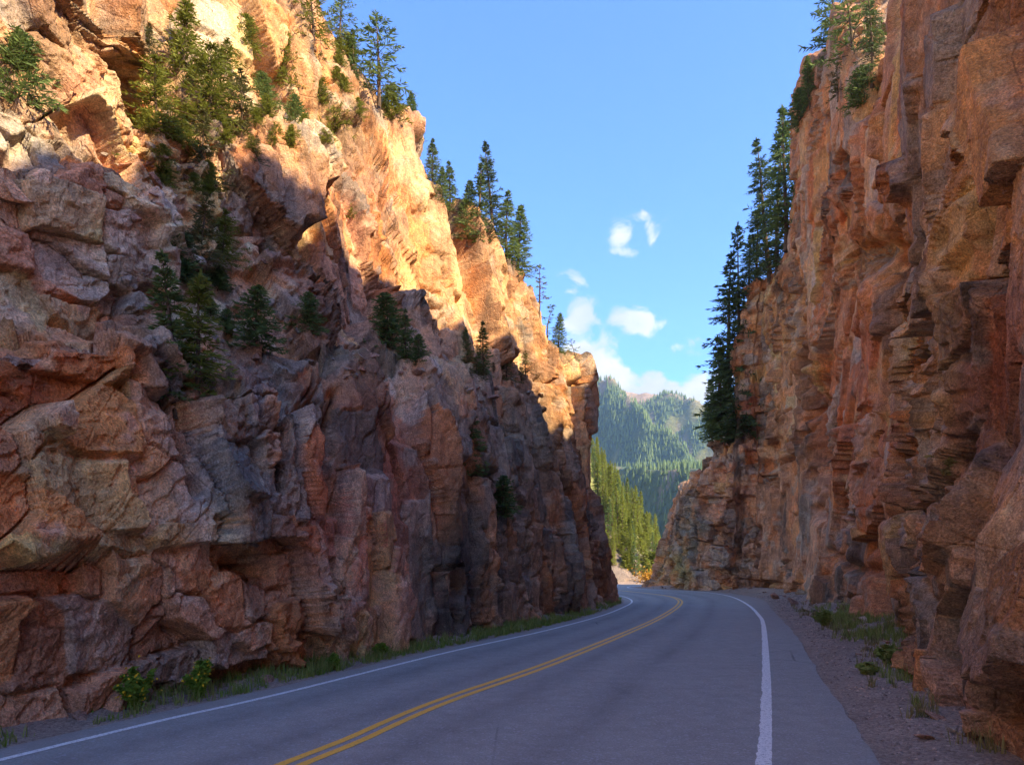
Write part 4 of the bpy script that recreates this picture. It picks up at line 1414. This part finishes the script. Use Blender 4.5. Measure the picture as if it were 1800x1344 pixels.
r_ = random.Random(8)
for i in range(64):                                  # low bushes crowding the gully, the ledge and the rim
    z_ = i % 8
    cx_, cy_, rx_, ry_ = [(335, 300, 55, 70), (365, 400, 45, 60), (330, 240, 90, 22), (455, 220, 70, 35), (330, 520, 50, 70), (600, 130, 40, 50), (870, 665, 60, 16), (540, 235, 60, 30)][z_]
    p = ray_hit(cx_ + r_.gauss(0, .6) * rx_, cy_ + r_.gauss(0, .6) * ry_, ['left'], 2)
    if p is None: continue
    place_tree(['bushy_b', 'olive_a', 'bushy_b', 'yellow_b', 'bushy_a', 'bushy_b', 'olive_a', 'bushy_b'][z_], (p.x, p.y + .05, p.z - .06), r_.uniform(20, 52) / FPX * p.y, r_.uniform(0, 6.28),
               'low green bush rooted among the rubble of the left cliff', 'low bushes on the left cliff', 'bush', 'bush', wide=1.35)

RIGHT_TREES = [   # column, base row, top row, kind, label, lean, width
    (1356, 470, 235, 'tall_a', 'tall leaning spruce rising above the square pillar', -0.12, 1.1),
    (1330, 474, 330, 'tall_b', 'dense spruce just below the tall leaning one on the pillar edge', -0.05, 0.9),
    (1318, 480, 400, 'spruce_b', 'short spruce on the outer corner of the square pillar', 0.0, 1.1),
    (1298, 768, 505, 'tall_b', 'broad dark spruce filling the middle of the group beside the pillar', 0.0, .95),
    (1262, 772, 610, 'tall_b', 'bushy spruce behind the outermost one on the low block', 0.0, 1.0),
    (1300, 768, 385, 'tall_b', 'huge dark spruce pressed against the edge of the pillar', 0.0, .75),
    (1284, 770, 450, 'tall_a', 'tall shaggy spruce standing on the low block beside the pillar', 0.02, 1.15),
    (1312, 768, 560, 'tall_b', 'shorter dense spruce at the foot of the pillar', 0.0, .9),
    (1268, 772, 590, 'spruce_b', 'middle-sized spruce on the low block, left of the shaggy one', 0.0, .9),
    (1279, 770, 650, 'spruce_a', 'low full spruce filling the gap between trunks on the block', 0.0, 1.0),
    (1252, 774, 665, 'spruce_a', 'outermost spruce on the edge of the low block against the mountain', -0.02, .9),
    (1368, 300, 205, 'tall_b', 'lower of the paired spruces on the red skyline', 0.0, .9),
    (1384, 262, 185, 'spruce_b', 'upper of the paired spruces on the red skyline', 0.03, 1.0),
    (1426, 180, 92, 'spruce_a', 'pointed spruce halfway up the red skyline', 0.06, 1.0),
    (1408, 215, 150, 'bushy_a', 'low bush-like spruce on the red skyline', 0.0, 1.0),
    (1466, 150, -50, 'pine_a', 'big dark pine reaching the top edge of the picture', 0.0, 1.0),
    (1502, 150, -60, 'pine_a', 'dark pine between the top-edge pine and the ochre buttress', 0.05, 1.1),
    (1536, 140, -40, 'tall_b', 'dark tree tucked behind the ochre buttress', 0.0, 1.0),
    (1520, 178, 110, 'bushy_a', 'trailing dark green bush hanging over the red face', 0.0, 1.3),
    (1476, 165, 100, 'olive_a', 'thin brownish undergrowth pine on the red rim', 0.0, 1.2),
]
for i, (px, py, pt, kind, label, ln, wd) in enumerate(RIGHT_TREES):
    p = ray_hit(px, py, ['right'], 30)
    if p is None: continue
    h = (CAM_H + (HY - pt) / FPX * p.y) - p.z
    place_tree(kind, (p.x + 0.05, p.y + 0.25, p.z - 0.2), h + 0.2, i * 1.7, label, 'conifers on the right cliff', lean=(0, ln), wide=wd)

# countable conifers on the sunlit slope
r_ = np.random.default_rng(31)
n_ok = 0
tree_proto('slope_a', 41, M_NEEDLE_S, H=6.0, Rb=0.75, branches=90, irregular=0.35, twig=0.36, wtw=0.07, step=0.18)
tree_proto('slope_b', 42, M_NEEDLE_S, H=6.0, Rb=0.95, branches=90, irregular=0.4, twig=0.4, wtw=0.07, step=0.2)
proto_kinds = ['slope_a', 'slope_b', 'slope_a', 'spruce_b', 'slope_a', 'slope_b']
while n_ok < 240:
    Y = r_.uniform(97, 190); dx = r_.uniform(0.118, 0.252)
    if n_ok > 205:                                       # the last few stand at the foot of the slope
        Y = r_.uniform(95.5, 112); dx = r_.uniform(0.125, 0.19)
    X = dx * Y
    z = float(hill_z(np.array([X]), np.array([Y]))[0])
    if z < 0.4 or (z < 3 and r_.uniform() < 0.1): continue
    h = r_.uniform(3.6, 7.0) * (0.75 if z < 5 else 1.0)
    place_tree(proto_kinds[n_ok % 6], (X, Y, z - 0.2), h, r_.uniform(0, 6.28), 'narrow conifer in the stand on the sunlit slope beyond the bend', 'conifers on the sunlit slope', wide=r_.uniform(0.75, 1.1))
    n_ok += 1

n_ok = 0
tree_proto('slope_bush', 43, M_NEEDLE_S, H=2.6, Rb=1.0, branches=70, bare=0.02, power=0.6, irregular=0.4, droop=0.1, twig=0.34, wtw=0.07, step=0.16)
while n_ok < 90:                                     # brush on the scree below the stand
    Y = r_.uniform(96, 150); X = r_.uniform(0.125, 0.25) * Y
    z = float(hill_z(np.array([X]), np.array([Y]))[0])
    if z < 0.3 or z > 11: continue
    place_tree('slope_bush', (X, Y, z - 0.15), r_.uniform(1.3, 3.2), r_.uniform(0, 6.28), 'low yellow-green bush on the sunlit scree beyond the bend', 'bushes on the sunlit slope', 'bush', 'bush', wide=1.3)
    n_ok += 1

# ------------------------------------------------------------------ verge plants, stones
def surf(key, x, y):
    h = BVHS[key].ray_cast(Vector((x, y, 6)), Vector((0, 0, -1)), 12)
    return None if h[0] is None else h[0].z


def leaf_shrub(name, loc, h, w, n, label, cat, mat, flower=None, nf=0, seed=0, group=None):
    r = np.random.default_rng(seed)
    e = empty(name, loc, r.uniform(0, 6.28))
    tag(e, label, cat, group)
    stems, C, A, B, leaf, FC, FA, FB = [], [], [], [], [], [], [], []
    ns = 16
    for i in range(ns):
        az = r.uniform(0, 6.28); tilt = r.uniform(0.05, 0.75)
        L = h * r.uniform(0.6, 1.05)
        q = np.linspace(0, 1, 6)
        rr = w * tilt * q ** 1.3
        pts = np.stack([rr * math.cos(az), rr * math.sin(az), q * L * (1 - 0.25 * tilt * q)], 1)
        stems.append((pts, np.linspace(0.008, 0.002, 6)))
        for k in range(n // ns):
            f = r.uniform(0.12, 1) ** 0.8
            p = np.array([np.interp(f, q, pts[:, j]) for j in range(3)]) + r.normal(0, 0.05 * w, 3)
            d = r.normal(0, 1, 3); d[2] = abs(d[2]) * 0.4; d /= np.linalg.norm(d)
            b = np.cross(d, r.normal(0, 1, 3)); b /= np.linalg.norm(b)
            s = r.uniform(0.7, 1.5)
            C.append(p); A.append(d * 0.06 * s); B.append(b * 0.026 * s); leaf.append(r.uniform(0, 1))
        if flower is not None:
            for k in range(nf // ns):
                p = pts[-1] + r.normal(0, 0.06, 3) - np.array([0, 0, r.uniform(0, 0.3) * L])
                d = r.normal(0, 1, 3); d /= np.linalg.norm(d)
                b = np.cross(d, r.normal(0, 1, 3)); b /= np.linalg.norm(b)
                FC.append(p); FA.append(d * 0.022); FB.append(b * 0.02)
    V, F = tube_mesh(stems, 4)
    mesh_np('stem', V, F, M_BARK, e)
    V, F = quad_cloud(np.array(C), np.array(A), np.array(B))
    mesh_np('foliage', V, F, mat, e, {'leaf': np.repeat(np.array(leaf), 4)})
    if FC:
        V, F = quad_cloud(np.array(FC), np.array(FA), np.array(FB))
        o = mesh_np('blossom', V, F, flower, e); o['kind'] = 'stuff'
    return e


def on_verge(px, py, key):
    x, y = ground_pt(px, py)
    for _ in range(3):
        z = surf(key, x, y)
        if z is None: return (x, y, 0.0)
        x, y = ground_pt(px, py, z)
    return (x, y, z - 0.02)


leaf_shrub('flowering_shrub', on_verge(238, 1246, 'left_verge'), 0.62, 0.34, 1300, 'loose weedy shrub with yellow flowers at the cliff foot, nearer of two', 'shrub', M_LEAF, M_FLOWER, 110, 1)
leaf_shrub('flowering_shrub', on_verge(352, 1226, 'left_verge'), 0.66, 0.32, 1500, 'bright green leafy shrub with yellow flower heads at the cliff foot, farther of two', 'shrub', M_LEAF, M_FLOWER, 70, 2)
leaf_shrub('weed', on_verge(588, 1176, 'left_verge'), 0.34, 0.22, 900, 'dark green leafy weed clump in the left grass strip', 'plant', M_LEAF, None, 0, 3)
leaf_shrub('weed', on_verge(668, 1150, 'left_verge'), 0.30, 0.26, 700, 'low pale green weed among stones left of the road', 'plant', M_LEAF, None, 0, 4)
leaf_shrub('weed', on_verge(1448, 1100, 'right_verge'), 0.62, 0.45, 900, 'tall green weed clump beside the right cliff foot', 'plant', M_GRASS, None, 0, 5)
leaf_shrub('weed', on_verge(1525, 1185, 'right_verge'), 0.26, 0.36, 800, 'low blue-green weed on the right verge', 'plant', M_GRASS, None, 0, 6)
leaf_shrub('weed', on_verge(1560, 1165, 'right_verge'), 0.40, 0.40, 800, 'yellow-green weed patch nearest the right rock wall', 'plant', M_GRASS, None, 0, 7)
p = ray_hit(1668, 832, ['right'])
if p: leaf_shrub('shrub', (p.x - .05, p.y, p.z - .03), 0.45, 0.38, 900, 'dry grey-green shrub on a ledge of the right cliff', 'shrub', M_DRYGRASS, None, 0, 8)
# autumn bush behind the toe of the right cliff
x_, y_ = 1150, 1024
Yb = 93.0
e = leaf_shrub('autumn_bush', ((1152 - CX) / FPX * Yb, Yb, -0.1), 2.2, 2.0, 1, 'orange autumn bush glowing in the sun beyond the bend', 'bush', M_ORANGE, None, 0, 9)
r = np.random.default_rng(44)
n = 1400
C = r.normal(0, 1, (n, 3)) * np.array([1.3, 0.9, 0.55]) + np.array([0, 0, 0.95]); C = C[C[:, 2] > 0.05]
A = r.normal(0, 1, C.shape); A = A / np.linalg.norm(A, axis=1, keepdims=True) * 0.16
B = np.cross(A, r.normal(0, 1, C.shape)); B = B / np.linalg.norm(B, axis=1, keepdims=True) * 0.10
for ch in list(e.children):
    if ch.name.startswith('foliage'): bpy.data.objects.remove(ch)
V, F = quad_cloud(C, A, B)
mesh_np('foliage', V, F, M_ORANGE, e, {'leaf': np.repeat(r.uniform(0, 1, len(C)), 4)})


def grass_field(name, pts, mat, label, hmin, hmax, seed):
    r = np.random.default_rng(seed)
    k = 9                                              # blades to a tuft
    n = len(pts) * k
    pts = np.repeat(pts, k, 0) + r.normal(0, 0.035, (n, 3)) * np.array([1, 1, 0])
    h = r.uniform(hmin, hmax, n) * np.repeat(r.uniform(0.5, 1.15, n // k), k); az = r.uniform(0, 6.28, n); ln = r.uniform(0.1, 0.8, n) * h
    w = r.uniform(0.004, 0.009, n) * (0.7 + 0.02 * pts[:, 1])
    d = np.stack([np.cos(az), np.sin(az), 0 * az], 1); sd = np.stack([-np.sin(az), np.cos(az), 0 * az], 1)
    V = np.zeros((n, 5, 3))
    V[:, 0] = pts - sd * w[:, None]; V[:, 1] = pts + sd * w[:, None]
    m = pts + d * (ln * 0.35)[:, None] + np.array([0, 0, 1]) * (h * 0.6)[:, None]
    V[:, 2] = m + sd * (w * 0.8)[:, None]; V[:, 3] = m - sd * (w * 0.8)[:, None]
    V[:, 4] = pts + d * ln[:, None] + np.array([0, 0, 1]) * h[:, None]
    b = (np.arange(n) * 5)[:, None, None]
    F = (b + np.array([[0, 1, 2], [0, 2, 3], [3, 2, 4]])[None]).reshape(-1, 3)
    o = mesh_np(name, V.reshape(-1, 3), F, mat, None, {'leaf': np.repeat(r.uniform(0, 1, n), 5)})
    tag(o, label, None, None, 'stuff')


def scatter_verge(V, n, seed, dens):
    """points on a verge sheet (stations x across), kept with probability dens(x, y, across 0-1)"""
    r = np.random.default_rng(seed)
    a = r.uniform(0, V.shape[0] - 1.001, n); b = r.uniform(0, 1, n) ** 0.7 * (V.shape[1] - 1.001)
    i, j = a.astype(int), b.astype(int); f, g_ = (a - i)[:, None], (b - j)[:, None]
    P = (V[i, j] * (1 - f) + V[i + 1, j] * f) * (1 - g_) + (V[i, j + 1] * (1 - f) + V[i + 1, j + 1] * f) * g_
    across = (b / (V.shape[1] - 1)) ** 1.4
    k = (P[:, 1] > 3) & (P[:, 1] < 75) & (r.uniform(0, 1, n) < dens(P[:, 0], P[:, 1], across))
    return P[k]


def left_dens(x, y, t):
    d = t * 3.2
    clump = sstep(fbm(x * 0.8, y * 0.8, 401, 3), -0.6, 0.1)
    return clump * sstep(d, 0.12, 0.3) * (1 - sstep(d, 0.9, 1.6)) * (0.55 + 0.45 * sstep(y, 10, 14)) * (1 - 0.8 * sstep(y, 27, 34))


def right_dens(x, y, t):
    clump = sstep(fbm(x * 0.9, y * 0.9, 411, 3), -0.1, 0.35)
    return clump * sstep(t, 0.2, 0.42) * sstep(y, 9, 13) * (1 - sstep(y, 27, 33)) * 0.9


def right_dry(x, y, t):
    clump = sstep(fbm(x * 1.3, y * 1.3, 415, 3), 0.0, 0.4)
    return clump * sstep(t, 0.12, 0.4) * (1 - sstep(y, 30, 40)) * 0.8


grass_field('grass', scatter_verge(VL, 30000, 51, left_dens), M_GRASS, 'green grass strip between the left cliff and the road edge', 0.07, 0.28, 51)
grass_field('grass', scatter_verge(VL, 18000, 52, left_dens), M_LEAF, 'brighter green weeds mixed into the left grass strip', 0.05, 0.17, 52)
grass_field('grass', scatter_verge(VR, 34000, 53, right_dens), M_GRASS, 'patch of yellow-green grass at the foot of the right cliff', 0.10, 0.36, 53)
grass_field('grass', scatter_verge(VR, 34000, 54, right_dry), M_DRYGRASS, 'sparse dry grass scattered over the right verge', 0.08, 0.30, 54)


def stone_mesh(seed, sub=1):
    r = np.random.default_rng(seed)
    # an angular chip: a cube cut by random planes, then convex
    import bmesh
    bm = bmesh.new()
    pts = r.normal(0, 1, (13, 3)); pts /= np.linalg.norm(pts, axis=1, keepdims=True)
    pts *= np.array([1.0, 0.8, 0.6]) * r.uniform(0.85, 1.1, (13, 1))
    for p in pts: bm.verts.new(p * 0.5)
    bmesh.ops.convex_hull(bm, input=bm.verts)
    for v in [v for v in bm.verts if not v.link_faces]: bm.verts.remove(v)
    me = bpy.data.meshes.new('stone')
    bm.to_mesh(me); bm.free()
    a = me.attributes.new('rock_colour', 'FLOAT_COLOR', 'POINT')
    base = np.array([[0.36, 0.22, 0.16], [0.33, 0.28, 0.24], [0.30, 0.17, 0.12], [0.38, 0.31, 0.25]][seed % 4])
    c = np.ones((len(me.vertices), 4), np.float32); c[:, :3] = base * r.uniform(0.8, 1.1)
    a.data.foreach_set('color', c.ravel())
    me.materials.append(M_ROCK)
    return me


STONES = [stone_mesh(600 + k) for k in range(12)]


def put_stone(name, p, s, k, label, cat, group):
    o = bpy.data.objects.new(name, STONES[k % len(STONES)])
    rr = random.Random(k * 7 + 1)
    o.location = (p[0], p[1], p[2] + s * 0.12)
    o.rotation_euler = (rr.uniform(-.5, .5), rr.uniform(-.5, .5), rr.uniform(0, 6.28))
    o.scale = (s * rr.uniform(.8, 1.25), s * rr.uniform(.8, 1.25), s * rr.uniform(.7, 1.1))
    COL.objects.link(o)
    tag(o, label, cat, group)
    return o


def stone_dens_r(x, y, t):
    return sstep(t, 0.14, 0.5) * sstep(fbm(x * 0.7, y * 0.7, 421, 3), -0.35, 0.3) * (1 - 0.6 * sstep(y, 30, 55))


P_ = scatter_verge(VR, 3200, 61, stone_dens_r)[:230]
for k, p in enumerate(P_):
    s = 0.05 + 0.22 * random.Random(k).random() ** 2.5 + 0.003 * p[1]
    put_stone('stone', p, s, k, 'loose angular stone on the gravel verge under the right cliff', 'stone', 'loose stones on the right verge')
P_ = scatter_verge(VL, 1500, 62, lambda x, y, t: sstep(t, 0.2, 0.5) * (y < 42))[:130]
for k, p in enumerate(P_):
    s = 0.06 + 0.2 * random.Random(k + 50).random() ** 2.2
    put_stone('stone', p, s, k + 300, 'fallen stone at the foot of the left cliff', 'stone', 'fallen stones under the left cliff')
# fallen blocks that stand out
for k, (px, py, w, label) in enumerate([(1398, 1062, 34, 'largest fallen block where the shoulder meets the right cliff'), (1424, 1075, 24, 'squat fallen block just before the largest one'), (1360, 1052, 22, 'small dark block at the far right shoulder'),
                                        (1515, 1092, 24, 'pale block in the weeds beside the red foot of the right cliff'), (1650, 1262, 40, 'broad flat rock at the base of the near right wall'), (1690, 1290, 36, 'grey rock leaning on the base of the near right wall'),
                                        (470, 1196, 30, 'brown rock by the grass strip below the dark cleft'), (632, 1150, 26, 'reddish rock lying beyond the green weed clump'), (140, 1262, 30, 'reddish rock at the near end of the grass strip')]):
    x, y, z = on_verge(px, py, 'right_verge' if px > 900 else 'left_verge')
    put_stone('boulder', (x, y, z), w / FPX * y * 1.2, k + 900, label, 'boulder', None)
# rubble lying on the ledges and in the gully
rub = random.Random(77)
LEDGE = [(360, 640, 60, 60, 26), (250, 500, 40, 70, 12), (450, 560, 60, 60, 20), (330, 330, 70, 60, 18), (600, 640, 70, 18, 12), (690, 655, 60, 14, 10), (870, 690, 60, 18, 8), (240, 285, 60, 18, 12)]
kk = 0
for cx_, cy_, rx_, ry_, m_ in LEDGE:
    for _ in range(m_):
        px, py = cx_ + rub.gauss(0, 0.6) * rx_, cy_ + rub.gauss(0, 0.6) * ry_
        p = ray_hit(px, py, ['left'], 1)
        if p is None: continue
        put_stone('boulder', p, (0.10 + 0.28 * rub.random() ** 2) * p.y / 12, kk + 1200, 'loose rubble boulder lodged on a ledge of the left cliff', 'boulder', 'rubble boulders on the left cliff ledges')
        kk += 1


# fine gravel: too small to count
def gravel_field(name, pts, seed, smin, smax, label):
    r = np.random.default_rng(seed)
    n = len(pts)
    oct_ = np.array([(1, 0, 0), (-1, 0, 0), (0, 1, 0), (0, -1, 0), (0, 0, 1), (0, 0, -0.5)], float)
    T = np.array([(0, 2, 4), (2, 1, 4), (1, 3, 4), (3, 0, 4)])
    s = r.uniform(smin, smax, n) * (1 + 0.03 * pts[:, 1]); a = r.uniform(0, 6.28, n)
    V = oct_[None] * s[:, None, None] * r.uniform(0.6, 1.3, (n, 6, 1))
    ca, sa = np.cos(a)[:, None], np.sin(a)[:, None]
    V = np.stack([V[..., 0] * ca - V[..., 1] * sa, V[..., 0] * sa + V[..., 1] * ca, V[..., 2] * 0.7], 2) + pts[:, None]
    F = ((np.arange(n) * 6)[:, None, None] + T[None]).reshape(-1, 3)
    col = np.repeat(np.array([0.31, 0.235, 0.195])[None] * r.uniform(0.6, 1.45, (n, 1)), 6, 0)
    o = mesh_np(name, V.reshape(-1, 3), F, M_ROCK, None, {'rock_colour': col})
    tag(o, label, None, None, 'stuff')


gravel_field('gravel', scatter_verge(VR, 60000, 71, lambda x, y, t: sstep(t, 0.02, 0.12) * sstep(fbm(x, y, 431, 3), -0.6, 0.2) * (y < 50)), 71, 0.007, 0.03, 'crushed gravel and rock chips covering the right verge')
gravel_field('gravel', scatter_verge(VL, 16000, 72, lambda x, y, t: sstep(t, 0.1, 0.3) * (y < 45)), 72, 0.006, 0.024, 'rock chips along the foot of the left cliff')

# ------------------------------------------------------------------ air
hz_m = bpy.data.materials.new('haze')
hz_m.use_nodes = True
hz_m.node_tree.nodes.clear()
t = NT(hz_m.node_tree)
out = t.node('ShaderNodeOutputMaterial')
pv = t.node('ShaderNodeVolumePrincipled')
pv.inputs['Color'].default_value = (0.42, 0.70, 1.0, 1)
pv.inputs['Density'].default_value = 0.00018
pv.inputs['Anisotropy'].default_value = 0.2
t.l.new(pv.outputs[0], out.inputs['Volume'])
hx, hy0, hy1, hz0, hz1 = 1400.0, -450.0, 2000.0, -12.0, 720.0
V = [(x, y, z) for z in (hz0, hz1) for x, y in ((-hx, hy0), (hx, hy0), (hx, hy1), (-hx, hy1))]
hz = mesh_np('haze', V, [(0, 3, 2, 1), (4, 5, 6, 7), (0, 1, 5, 4), (1, 2, 6, 5), (2, 3, 7, 6), (3, 0, 4, 7)], hz_m)
tag(hz, 'thin blue mountain haze filling the valley', None, None, 'stuff')
